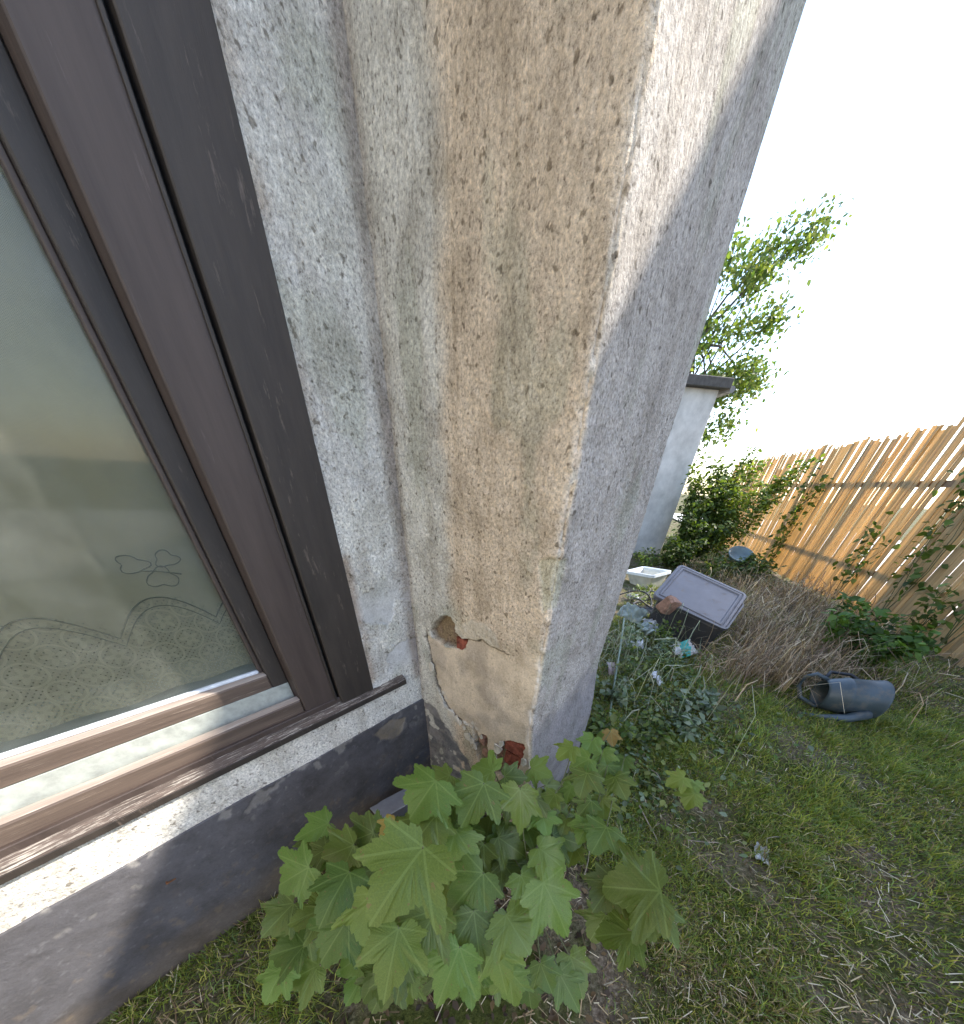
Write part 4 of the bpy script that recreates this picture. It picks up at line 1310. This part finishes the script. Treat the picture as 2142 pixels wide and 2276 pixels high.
M['greyplastic'] = mat_dirty('grey_plastic', (0.135, 0.130, 0.140))
M['greyplastic_d'] = mat_dirty('dark_grey_plastic', (0.060, 0.060, 0.066))
bxf = lambda R, c: (lambda a, b, cc: tuple(c + R @ np.array([a, b, cc])))
# lid: raised border round a sunken panel
def frame_panel(mb, fn_, Lx, Wy, rings):
    """rings: (inset, z) from the bottom outer edge inwards to the middle"""
    b = len(mb.v); 
    for ins, z in rings:
        r = 0.045
        lx, wy = Lx / 2 - ins, Wy / 2 - ins
        rc = max(0.006, r - ins)
        for (sx, sy, a0) in ((1, 1, 0), (-1, 1, 90), (-1, -1, 180), (1, -1, 270)):
            for k in range(5):
                a = math.radians(a0 + 90 * k / 4)
                mb.v.append(tuple(fn_(sx * (lx - rc) + rc * math.cos(a), sy * (wy - rc) + rc * math.sin(a), z)))
    n = 20
    for i in range(len(rings) - 1):
        for k in range(n):
            k2 = (k + 1) % n
            mb.f.append((b + i * n + k, b + i * n + k2, b + (i + 1) * n + k2, b + (i + 1) * n + k))
    mb.f.append(tuple(b + (len(rings) - 1) * n + k for k in range(n)))


f_lid = bxf(Rb, bc_)
mb = MB()
frame_panel(mb, f_lid, BL, BW, [(0.015, -0.034), (-0.012, -0.034), (-0.012, -0.008), (-0.004, 0.0), (0.022, 0.002), (0.028, -0.006), (0.036, -0.006), (0.042, 0.004), (0.058, 0.004), (0.066, -0.007)])
mb.build('lid', M['greyplastic'], bx)
f_body = bxf(rotm(-0.723, 0.20, 0.20), bc_ + np.array([0.02, -0.02, -0.055]))
mb = MB()
frame_panel(mb, f_body, BL - 0.03, BW - 0.03, [(0.006, 0.0), (-0.012, 0.0), (-0.012, -0.022), (0.002, -0.024), (0.022, -BH * 0.5), (0.04, -BH), (0.09, -BH - 0.004)])
frame_panel(mb, f_body, BL - 0.03, BW - 0.03, [(0.006, 0.0), (0.010, -0.03), (0.045, -BH + 0.02)])
mb.build('body', M['greyplastic_d'], bx)
for sx in (-1, 1):
    mb = MB()
    mb.box(bxf(rotm(-0.723, 0.20, 0.20), bc_ + np.array([0.02, -0.02, -0.055])), sx * (BL / 2 - 0.012) - 0.014, sx * (BL / 2 - 0.012) + 0.014, -0.08, 0.08, -0.07, -0.026, 0.005)
    mb.build('handle', M['greyplastic_d'], bx)

# ---- brown brick lump leaning on the box
M['clay'] = mat_simple('worn_clay', (0.30, 0.17, 0.115), 0.95, 25, 0.4, 0.7, 70, bdist=0.008)
def rough_block(name, label, cat, c, dims, R, mat, bev=0.012, jit=0.006, parts=None):
    mb = MB(); rr_ = np.random.default_rng(int(abs(c[0]) * 1000))
    f = bxf(R, np.asarray(c, float))
    mb.box(f, -dims[0] / 2, dims[0] / 2, -dims[1] / 2, dims[1] / 2, -dims[2] / 2, dims[2] / 2, bev)
    mb.v = [tuple(np.array(v) + rr_.normal(0, jit, 3)) for v in mb.v]
    o = mb.build(name, mat); return tag(o, label, cat)


rough_block('brick', 'worn orange-brown brick resting against the left corner of the grey storage box', 'brick', at(1486, 1345, 3.05), (0.22, 0.11, 0.15), rotm(0.5, 0.5, 0.3), M['clay'])
# ---- white trough
tc_ = gnd(1428, 1302)
tr_ = empty('trough', tc_); tag(tr_, 'old off-white rectangular trough at the foot of the outbuilding', 'trough'); bpy.context.view_layer.update()
M['offwhite'] = mat_simple('stained_ceramic', (0.52, 0.51, 0.46), 0.5, 8, 0.2, 0.1, 40)
ft = bxf(rotm(-1.1, 0.12, -0.1), tc_ + np.array([0, 0, 0.24]))
mb = MB(); frame_panel(mb, ft, 0.56, 0.40, [(0.08, -0.25), (0.0, -0.03), (-0.01, 0.0), (0.03, 0.0), (0.05, -0.03), (0.09, -0.16)])
mb.build('basin', M['offwhite'], tr_)
mb = MB(); frame_panel(mb, ft, 0.585, 0.425, [(-0.005, -0.03), (-0.012, -0.03), (-0.012, 0.012), (0.004, 0.014), (0.03, 0.008), (0.034, -0.002)])
mb.f.pop(); mb.build('rim', M['bead'], tr_)
# ---- dark crate left of the box: open wire-sided tray
cc_ = gnd(1455, 1385)
cr = empty('crate', cc_); tag(cr, 'dark open crate of thin bars between the pier and the grey box', 'crate'); bpy.context.view_layer.update()
M['blackplastic'] = mat_simple('black_plastic', (0.03, 0.032, 0.036), 0.5, 20, 0.3)
fc = bxf(rotm(-0.9, 0.35, 0.1), cc_ + np.array([0, 0.05, 0.22]))
for z in (-0.18, -0.1, 0.0):
    mb = MB(); q = [(-.25, -.18), (.25, -.18), (.25, .18), (-.25, .18), (-.25, -.18)]
    mb.tube([fc(x, y, z) for x, y in q], 0.009 if z == 0 else 0.006, 5)
    mb.build('rim_bar' if z == 0 else 'side_bar', M['greyplastic'] if z == 0 else M['blackplastic'], cr)
for k in range(9):
    x = -0.25 + 0.0625 * k
    for y in (-.18, .18):
        mb = MB(); mb.tube([fc(x, y, 0), fc(x, y, -0.2)], 0.004, 4); mb.build('upright_bar', M['blackplastic'], cr)
mb = MB(); mb.box(fc, -.25, .25, -.18, .18, -0.21, -0.2, 0.003); mb.build('bottom', M['blackplastic'], cr)


# ---- crumpled sheets and scraps
def crumple(name, label, cat, c, w, h, amp, R, mat, n=16, parent=None):
    g = np.linspace(-0.5, 0.5, n); A, B = np.meshgrid(g, g, indexing='ij')
    sd_ = rng.random() * 90
    Zc = amp * (np.abs(fbm(A + sd_, B, 3.1, 2) - 0.5) * 2.4 + 0.8 * np.abs(fbm(A, B + sd_, 7.3, 2) - 0.5))
    ed = 1 + 0.22 * (fbm(A + sd_, B + sd_, 4, 3) - 0.5)
    v = np.stack([A * w * ed, B * h * ed, Zc], -1).reshape(-1, 3) @ np.asarray(R).T + np.asarray(c)
    top = mesh(name, v, quads_grid(n, n), mat, False)
    o = link(name, top); md = o.modifiers.new('thickness', 'SOLIDIFY'); md.thickness = 0.0015
    return tag(o, label, cat)


def mat_plastic_film(name, c, band=None):
    mt, nt, bs, out = new_mat(name)
    co = coords(nt, 'Generated'); base = None
    cc = ramp(nt, noise(nt, 5, 3, 0.5, co), [(0.35, tuple(v * 0.8 for v in c)), (0.65, c)])
    if band:
        sp = N(nt, 'SeparateXYZ'); nt.links.new(co, sp.inputs[0])
        k = math_(nt, 'MULTIPLY', math_(nt, 'GREATER_THAN', sp.outputs[0], 0.38), math_(nt, 'LESS_THAN', sp.outputs[0], 0.72))
        cc = mixc(nt, k, cc, band)
    nt.links.new(cc, bs.inputs['Base Color']); bs.inputs['Roughness'].default_value = 0.32
    tr = N(nt, 'BsdfTranslucent'); nt.links.new(cc, tr.inputs['Color'])
    mx = N(nt, 'MixShader'); mx.inputs[0].default_value = 0.2
    nt.links.new(bs.outputs[0], mx.inputs[1]); nt.links.new(tr.outputs[0], mx.inputs[2]); nt.links.new(mx.outputs[0], out.inputs[0])
    return mt


M['film'] = mat_plastic_film('clear_film', (0.42, 0.50, 0.47)); M['film_w'] = mat_plastic_film('white_film', (0.66, 0.68, 0.72))
M['film_t'] = mat_plastic_film('printed_film', (0.62, 0.60, 0.56), (0.05, 0.38, 0.32))
crumple('plastic_sheet', 'crumpled pale green plastic sheet on the weeds beside the pier', 'plastic sheet', gnd(1396, 1395) + [0, 0, 0.16], 0.30, 0.20, 0.10, rotm(-0.9, 0.6, 0.1), M['film'])
crumple('plastic_bag', 'crumpled whitish plastic bag in the weeds left of the dark crate', 'plastic bag', gnd(1440, 1415) + [0, 0, 0.12], 0.24, 0.18, 0.08, rotm(0.4, 0.5, 0.1), M['film_w'])
crumple('wrapper', 'white food wrapper with a teal band in front of the grey storage box', 'wrapper', gnd(1507, 1465) + [0, 0, 0.10], 0.24, 0.16, 0.05, rotm(0.5, 0.5, -0.2), M['film_t'])
crumple('scrap', 'small white plastic scrap among the weeds near the pier', 'scrap', gnd(1444, 1535) + [0, 0, 0.12], 0.10, 0.12, 0.04, rotm(0.9, 0.7, 0.1), M['film_w'])
crumple('paper_scrap', 'pale pinkish scrap against the right edge of the pier', 'scrap', gnd(1353, 1500) + [0, 0, 0.06], 0.09, 0.13, 0.03, rotm(0.2, 0.7, 0.2), mat_plastic_film('pink_paper', (0.55, 0.45, 0.45)))
crumple('white_paper', 'torn bit of whitish paper lying on the lawn at the bottom', 'paper', gnd(1688, 1900) + [0, 0, 0.012], 0.10, 0.06, 0.02, rotm(1.0, 0.05, 0.0), M['film_w'])

for (u, v, hh_, w_, h_, mt_, lb_) in ((1418, 1432, .16, .20, .13, 'film', 'torn pale plastic strip hanging in the weeds below the trough'), (1398, 1462, .10, .16, .10, 'film_w', 'bit of white plastic caught low beside the garden cane'),
                                     (1470, 1402, .14, .22, .14, 'film', 'rumpled pale sheet under the left corner of the storage box'), (1395, 1350, .12, .18, .12, 'film_w', 'whitish crumpled bag beside the pier below the trough')):
    crumple('plastic_scrap', lb_, 'plastic', gnd(u, v) + [0, 0, hh_], w_, h_, 0.09, rotm(rng.random() * 3, 0.6, 0.2), M[mt_])
ho = gnd(1450, 1372)
mb = MB(); mb.tube([ho + np.array([0.20 * math.cos(t) - 0.05 * t, 0.15 * math.sin(t), 0.16 + 0.05 * math.sin(2 * t) + 0.012 * t]) for t in np.linspace(0, 9.5, 48)], 0.009, 7)
tag(mb.build('hose', M['blackplastic'], smooth=True), 'looped black hose on the rubbish between the pier and the storage box', 'hose')

# ---- green cane lying from the weeds to the grass
ca_, cb_ = gnd(1387, 1375, 0.25), gnd(1354, 1600, 0.04)
mb = MB()
mb.tube([ca_ + (cb_ - ca_) * t + np.array([0, 0, 0.02 * math.sin(6 * t)]) for t in np.linspace(0, 1, 8)], 0.0085, 8)
tag(mb.build('garden_cane', mat_simple('cane', (0.24, 0.30, 0.24), 0.6, 12, 0.25), smooth=True), 'long pale green garden cane lying beside the pier', 'cane')

# ---- blue-grey basin near the fence
bc2 = at(1647, 1232, 5.6)
bs_ = empty('basin', bc2); tag(bs_, 'round blue-grey plastic basin lying in the plants by the fence', 'basin'); bpy.context.view_layer.update()
M['bluegrey'] = mat_simple('blue_grey_plastic', (0.15, 0.20, 0.21), 0.65, 10, 0.2)
_fb = bxf(rotm(-0.6, 0.45, 0.2), bc2)
fb = lambda a, b, c: _fb(a * 0.88, b * 0.88, c * 0.88)
mb = MB(); n = 22
for (r, z) in ((0.19, -0.10), (0.235, -0.01), (0.25, 0.0), (0.25, 0.012), (0.228, 0.008), (0.18, -0.085), (0.0001, -0.09)):
    for k in range(n): mb.v.append(fb(r * math.cos(2 * math.pi * k / n), r * math.sin(2 * math.pi * k / n), z))
for i in range(6):
    for k in range(n): mb.f.append((i * n + k, i * n + (k + 1) % n, (i + 1) * n + (k + 1) % n, (i + 1) * n + k))
mb.f.append(tuple(range(n))[::-1])
mb.build('bowl', M['bluegrey'], bs_, smooth=True)
mb = MB(); mb.tube([fb(0.245 * math.cos(t), 0.245 * math.sin(t), 0.006) for t in np.linspace(0, 2 * math.pi, 25)], 0.011, 6)
mb.build('rim', M['bluegrey'], bs_, smooth=True)

# ---- watering can lying on its side
wc = gnd(1850, 1580)
can = empty('watering_can', wc); tag(can, 'blue-grey plastic watering can lying on its side in the grass', 'watering can'); bpy.context.view_layer.update()
M['can'] = mat_dirty('slate_blue_plastic', (0.050, 0.072, 0.085), 0.42, (0.16, 0.14, 0.11), 0.52)
M['can_d'] = mat_simple('dark_can_plastic', (0.016, 0.018, 0.022), 0.5, 12, 0.3)
fw = bxf(rotm(-0.32, 0.12, -0.10), wc + np.array([0.0, 0, 0.145]))
def canp(x, t, ry, rz): return fw(x, ry * math.cos(t), rz * math.sin(t))
mb = MB(); n = 28
# closed foot at the right, shoulder and open mouth at the left
prof = [(0.02, 0.001, 0.001), (-0.10, 0.080, 0.095), (-0.165, 0.085, 0.100), (-0.170, 0.092, 0.108), (-0.155, 0.098, 0.114), (-0.12, 0.112, 0.130), (-0.06, 0.124, 0.143), (-0.045, 0.130, 0.150), (-0.035, 0.130, 0.150), (-0.03, 0.125, 0.145), (0.13, 0.132, 0.152), (0.15, 0.138, 0.158), (0.165, 0.138, 0.158), (0.170, 0.128, 0.146), (0.165, 0.02, 0.02)]
for (x, ry, rz) in prof:
    for k in range(n): mb.v.append(canp(x, 2 * math.pi * k / n, ry, rz))
for i in range(len(prof) - 1):
    for k in range(n): mb.f.append((i * n + k, i * n + (k + 1) % n, (i + 1) * n + (k + 1) % n, (i + 1) * n + k))
mb.build('body', M['can'], can, smooth=True)
mb = MB(); mb.tube([fw(0.10, -0.125, -0.05), fw(-0.02, -0.175, -0.08), fw(-0.18, -0.185, -0.10), fw(-0.33, -0.16, -0.115)], [0.040, 0.033, 0.025, 0.019], 12)
mb.build('spout', M['can'], can, smooth=True)
mb = MB(); mb.tube([fw(-0.33, -0.16, -0.115), fw(-0.365, -0.152, -0.118), fw(-0.385, -0.148, -0.12), fw(-0.388, -0.147, -0.12)], [0.020, 0.048, 0.055, 0.050], 14)
mb.build('rose', M['can_d'], can, smooth=True)
mb = MB(); mb.tube([fw(-0.150, 0.05, 0.10), fw(-0.23, 0.06, 0.135), fw(-0.285, 0.06, 0.10), fw(-0.295, 0.04, 0.02), fw(-0.26, 0.0, -0.06), fw(-0.16, -0.06, -0.09)], 0.015, 9)
mb.build('handle', M['can'], can, smooth=True)
mb = MB(); mb.tube([fw(0.12, 0.13, 0.05), fw(0.06, 0.21, 0.07), fw(-0.06, 0.22, 0.07), fw(-0.13, 0.12, 0.05)], 0.013, 9)
mb.build('handle', M['can_d'], can, smooth=True)

# ---- broken grey tray under the seedling, by the plinth
tp_ = at(912, 1782, 1.58)
ty = empty('broken_tray', tp_); tag(ty, 'broken pale grey plastic tray under the seedling beside the plinth', 'tray'); bpy.context.view_layer.update()
M['palegrey'] = mat_simple('pale_grey_plastic', (0.30, 0.30, 0.32), 0.6, 14, 0.2, 0.2, 60)
_fy = bxf(rotm(0.85, -0.20, 0.15), tp_)
fy = lambda a, b, c: _fy(a * 1.3, b * 1.3, c * 1.3)
mb = MB(); frame_panel(mb, fy, 0.25, 0.15, [(0.03, -0.10), (0.0, -0.005), (-0.012, -0.004), (-0.012, 0.004), (0.006, 0.004), (0.012, 0.0), (0.035, -0.09)])
mb.build('tray_shell', M['palegrey'], ty)
mb = MB(); mb.box(fy, -0.14, 0.0, -0.02, 0.07, 0.010, 0.016, 0.002); mb.build('loose_flap', M['palegrey'], ty)
rough_block('stone', 'pinkish broken stone showing between the seedling leaves', 'stone', at(996, 1796, 1.68), (0.125, 0.10, 0.085), rotm(0.6, 0.3, 0.4), mat_simple('pink_stone', (0.42, 0.31, 0.25), 0.9, 30, 0.3, 0.5, 60), 0.012, 0.008)

# ---- twigs and straws, each its own
TW = [((1415, 1780), (1467, 1885), 0.0035, 'long reddish twig lying on the bare soil right of the seedlings'), ((1310, 1888), (1297, 1950), 0.003, 'white dry stalk standing behind the right-hand seedling leaves'),
      ((1528, 1867), (1600, 1874), 0.003, 'short pale straw lying across the bare patch of lawn'), ((1442, 1708), (1470, 1740), 0.003, 'thin pale twig between the seedling and the lawn weeds'),
      ((1590, 1500), (1552, 1450), 0.0035, 'bent dry twig in front of the dry stems'), ((1800, 1465), (1770, 1420), 0.004, 'pale broken branch sticking out of the dry stems'),
      ((1700, 1905), (1735, 1860), 0.0025, 'fine straw near the torn paper on the lawn'), ((1610, 1955), (1650, 1985), 0.003, 'crooked straw at the bottom of the lawn')]
for (p, q, r, lb) in TW:
    a = gnd(*p, 0.03); b = gnd(*q, 0.02)
    mid = (a + b) / 2 + np.append(rng.normal(0, 0.02, 2), 0.015)
    mb = MB(); mb.tube([a, (a + mid) / 2, mid, (mid + b) / 2 + [0, 0, .008], b], [r, r, r * .9, r * .8, r * .5], 6)
    tag(mb.build('twig', M['twig']), lb, 'twig')


# ================================================================== STUFF: lawn, dry stems, litter
def blades(n, P, h, w, cols, lean=0.5):
    """bent grass blades: five points each"""
    a = rng.random(n) * 2 * math.pi
    d = np.stack([np.cos(a), np.sin(a), np.zeros(n)], 1)
    sd = np.stack([-np.sin(a), np.cos(a), np.zeros(n)], 1)
    b = rng.random(n) * 2 * math.pi
    sd = np.stack([np.cos(b), np.sin(b), np.zeros(n)], 1)
    ln = lean * (0.3 + rng.random(n))
    hh = np.asarray(h)[:, None]; ww = np.asarray(w)[:, None]
    mid = P + d * (hh * ln[:, None] * 0.4); mid[:, 2] += hh[:, 0] * 0.6
    tip = P + d * (hh * ln[:, None] * 1.1); tip[:, 2] += hh[:, 0] * (1.0 - 0.35 * ln)
    V = np.stack([P - sd * ww, P + sd * ww, mid - sd * ww * .8, mid + sd * ww * .8, tip], 1).reshape(-1, 3)
    i = np.arange(n)[:, None] * 5
    F = np.concatenate([i + np.array([[0, 1, 3]]), i + np.array([[0, 3, 2]]), i + np.array([[2, 3, 4]])], 1).reshape(-1, 3)
    return V, F, np.repeat(cols, 5, 0)


def scatter(n, f, x0, x1, y0, y1):
    out = []
    tot = 0
    while tot < n:
        x = x0 + (x1 - x0) * rng.random(n); y = y0 + (y1 - y0) * rng.random(n)
        k = rng.random(n) < f(x, y)
        out.append(np.stack([x[k], y[k]], 1)); tot += int(k.sum())
    return np.concatenate(out)[:n]


box0 = L(0, -5, 0); 
def outside(x, y):
    """not inside the house"""
    rx = x - IC[0]; ry = y - IC[1]
    s = rx * AX[0] + ry * AX[1]; o = rx * BX[0] + ry * BX[1]
    ins = (o < 0.02) | ((o < 0.70) & (s > -0.01) & (s < 0.69))
    beyond = ((x - FA[0]) * FN[0] + (y - FA[1]) * FN[1]) > -0.05
    return (~ins & ~beyond).astype(float)


bare_c = gnd(1560, 1800); bare_d = gnd(1660, 1960); dry_c = gnd(1660, 1450)
def lawn_d(x, y):
    g = sstep(0.36, 0.56, fbm(x + 3, y + 8, 1.9, 4))
    near = sstep(0.45, 1.0, np.hypot(x - 0.0, y - 0.45))
    bare = 1 - 0.9 * np.exp(-((x - bare_c[0]) ** 2 + (y - bare_c[1]) ** 2) / 0.10) - 0.75 * np.exp(-((x - bare_d[0]) ** 2 + (y - bare_d[1]) ** 2) / 0.03)
    dry = 1 - 0.8 * np.exp(-((x - dry_c[0]) ** 2 / 0.5 + (y - dry_c[1]) ** 2 / 0.6))
    r = np.hypot(x, y)
    return outside(x, y) * (0.22 + 0.78 * g) * near * bare * dry * np.clip(2.0 / (0.8 + r * r * 0.35), 0.15, 1)


NB = 270000
xy = scatter(NB, lawn_d, -1.2, 5.6, -1.2, 6.0)
P = np.column_stack([xy, zg(xy[:, 0], xy[:, 1]) - 0.004])
gn = fbm(xy[:, 0], xy[:, 1], 1.3, 3)
PALG = np.array([[0.16, 0.215, 0.034], [0.23, 0.265, 0.044], [0.12, 0.170, 0.025], [0.31, 0.30, 0.075], [0.13, 0.20, 0.06]])
PALS = np.array([[0.38, 0.31, 0.19], [0.28, 0.20, 0.12], [0.52, 0.46, 0.33], [0.18, 0.125, 0.07]])
cols = pick(PALG, NB) * (0.7 + 0.75 * fbm(xy[:, 0] + 2, xy[:, 1] + 9, 2.6, 3))[:, None]
isdry = rng.random(NB) < np.clip(0.10 + 1.3 * (0.50 - gn), 0.05, 0.6)
cols[isdry] = pick(PALS, int(isdry.sum()))
hh = (0.018 + 0.040 * rng.random(NB) ** 1.5) * (0.35 + 1.1 * gn + 1.3 * sstep(0.5, 0.75, fbm(xy[:, 0] + 7, xy[:, 1] + 1, 5.0, 3))); ww = 0.0011 + 0.0009 * rng.random(NB)
V, F, Cc = blades(NB, P, hh, ww * (1 + 0.15 * np.hypot(xy[:, 0], xy[:, 1])), cols, 0.9)
lawn = link('lawn_grass', mesh('lawn_grass', V, F, M['grass'], False, {'col': Cc}))
tag(lawn, 'short patchy lawn of green and straw-coloured grass', 'grass', kind='stuff')

# straw and thatch lying flat
NS = 11000
xy = scatter(NS, lambda x, y: outside(x, y) * np.clip(1.2 / (0.5 + np.hypot(x, y) ** 2 * .4), .1, 1) * (0.35 + 0.65 * sstep(0.55, 0.35, fbm(x + 3, y + 8, 1.9, 4))), -1.2, 5.0, -1.2, 5.0)
a = rng.random(NS) * 6.283; ln = 0.02 + 0.07 * rng.random(NS) ** 2
d = np.stack([np.cos(a), np.sin(a), rng.normal(0, 0.12, NS)], 1) * ln[:, None]
P0 = np.column_stack([xy, zg(xy[:, 0], xy[:, 1]) + 0.004 + 0.018 * rng.random(NS)])
w = np.stack([-np.sin(a), np.cos(a), np.zeros(NS)], 1) * (0.0010 + 0.0008 * rng.random(NS))[:, None]
V = np.stack([P0 - w, P0 + w, P0 + d + w, P0 + d - w], 1).reshape(-1, 3)
F = np.arange(NS * 4).reshape(-1, 4)
st = link('straw_litter', mesh('straw_litter', V, F, M['dry'], False, {'col': np.repeat(pick(PALS, NS), 4, 0)}))
tag(st, 'dry straw and litter strewn over the soil', 'litter', kind='stuff')

# tangle of dead brown stems between the box and the fence
ND = 5200
c0 = gnd(1680, 1420); xy = np.column_stack([rng.normal(c0[0], 0.55, ND), rng.normal(c0[1], 0.62, ND)])
far = gnd(1745, 1345); k = rng.random(ND) < 0.4
xy[k] = np.column_stack([rng.normal(far[0], 0.5, k.sum()), rng.normal(far[1], 0.55, k.sum())])
near = gnd(1690, 1500); k = rng.random(ND) < 0.22
xy[k] = np.column_stack([rng.normal(near[0], 0.35, k.sum()), rng.normal(near[1], 0.22, k.sum())])
wz = gnd(1410, 1480); kw = rng.random(ND) < 0.035
xy[kw] = np.column_stack([rng.normal(wz[0], 0.28, kw.sum()), rng.normal(wz[1], 0.38, kw.sum())])
rel = (xy - bc_[:2]) @ Rb[:2, :2]
okk = (outside(xy[:, 0], xy[:, 1]) > 0) & ~((np.abs(rel[:, 0]) < BL / 2 + .10) & (rel[:, 1] < BW / 2 + .05) & (rel[:, 1] > -BW / 2 - .30)) & (np.hypot(xy[:, 0] - wc[0], xy[:, 1] - wc[1]) > 0.33)
xy = xy[okk]; kw = kw[okk]; ND = len(xy)
b0 = np.column_stack([xy, zg(xy[:, 0], xy[:, 1]) - 0.005])
a = rng.random(ND) * 6.283; hgt = (0.06 + 0.20 * rng.random(ND) + 0.28 * rng.random(ND) ** 3) * np.where(kw, 1.2, 1.0); run = 0.08 + 0.28 * rng.random(ND)
dd = np.stack([np.cos(a), np.sin(a), np.zeros(ND)], 1)
p1_ = b0 + dd * (run * 0.35)[:, None]; p1_[:, 2] += hgt * 0.8
p2_ = b0 + dd * (run * 0.75)[:, None] + rng.normal(0, .02, (ND, 3)); p2_[:, 2] += hgt
p3_ = b0 + dd * (run * 1.2)[:, None] + rng.normal(0, .03, (ND, 3)); p3_[:, 2] += hgt * (0.4 + 0.5 * rng.random(ND))
wv = np.stack([-np.sin(a), np.cos(a), 0.5 * rng.normal(size=ND)], 1) * (0.0011 + 0.0034 * rng.random(ND) ** 2.5)[:, None]
V = np.stack([b0 - wv, b0 + wv, p1_ - wv, p1_ + wv, p2_ - wv * .8, p2_ + wv * .8, p3_ - wv * .4, p3_ + wv * .4], 1).reshape(-1, 3)
i = np.arange(ND)[:, None] * 8
F = np.concatenate([i + np.array([[0, 1, 3, 2]]), i + np.array([[2, 3, 5, 4]]), i + np.array([[4, 5, 7, 6]])], 1).reshape(-1, 4)
PALD = np.array([[0.32, 0.225, 0.14], [0.42, 0.31, 0.20], [0.19, 0.125, 0.08], [0.55, 0.45, 0.31], [0.12, 0.085, 0.055]])
ds = link('dry_stems', mesh('dry_stems', V, F, M['dry'], False, {'col': np.repeat(np.where(kw[:, None], pick(np.array([[0.30, 0.34, 0.22], [0.42, 0.42, 0.30]]), ND), pick(PALD, ND)), 8, 0)}))
tag(ds, 'tangle of dead brown stems between the storage box and the fence', 'dry stems', kind='stuff')

# ground ivy and small weeds low along the wall and round the pile
NW = 6500
pa = gnd(1420, 1500); pb = gnd(1330, 1720); pc = gnd(1560, 1290)
ctr = np.array([pa[:2], pb[:2], pc[:2], gnd(1480, 1600)[:2], gnd(1700, 1300)[:2], gnd(1480, 1400)[:2]]); sg = np.array([0.32, 0.25, 0.6, 0.30, 0.5, 0.35])
ci = rng.integers(len(ctr), size=NW)
xy = ctr[ci] + rng.normal(size=(NW, 2)) * sg[ci][:, None]
rel = (xy - bc_[:2]) @ Rb[:2, :2]
xy = xy[(outside(xy[:, 0], xy[:, 1]) > 0) & ~((np.abs(rel[:, 0]) < BL / 2) & (np.abs(rel[:, 1]) < BW / 2))]
NW = len(xy)
P = np.column_stack([xy, zg(xy[:, 0], xy[:, 1]) + 0.01 + 0.07 * rng.random(NW) ** 2])
V, F, Cc = leaf_cloud(P, 0.022 + 0.028 * rng.random(NW), pick(np.concatenate([GREENS, COOL[:2]]), NW), 0.8, 0.2, 0.7)
gi = link('ground_cover', mesh('ground_cover', V, F, M['leaf'], False, {'col': Cc}))
tag(gi, 'low mixed weeds covering the soil round the rubbish', 'ground cover', kind='stuff')

# brown leaf litter in the dark corner under the seedling
NL = 1500
xy = scatter(NL, lambda x, y: outside(x, y) * np.exp(-((x + 0.05) ** 2 + (y - 0.6) ** 2) / 0.25), -1.0, 1.0, -0.4, 1.6)
P = np.column_stack([xy, zg(xy[:, 0], xy[:, 1]) + 0.006 + 0.01 * rng.random(NL)])
V, F, Cc = leaf_cloud(P, 0.016 + 0.024 * rng.random(NL), pick(np.array([[0.10, 0.065, 0.035], [0.17, 0.12, 0.07], [0.06, 0.04, 0.025]]), NL), 1.5, 0.0, 0.6)
ll = link('leaf_litter', mesh('leaf_litter', V, F, M['leaf'], False, {'col': Cc}))
tag(ll, 'brown leaf litter on the soil under the seedling', 'leaf litter', kind='stuff')
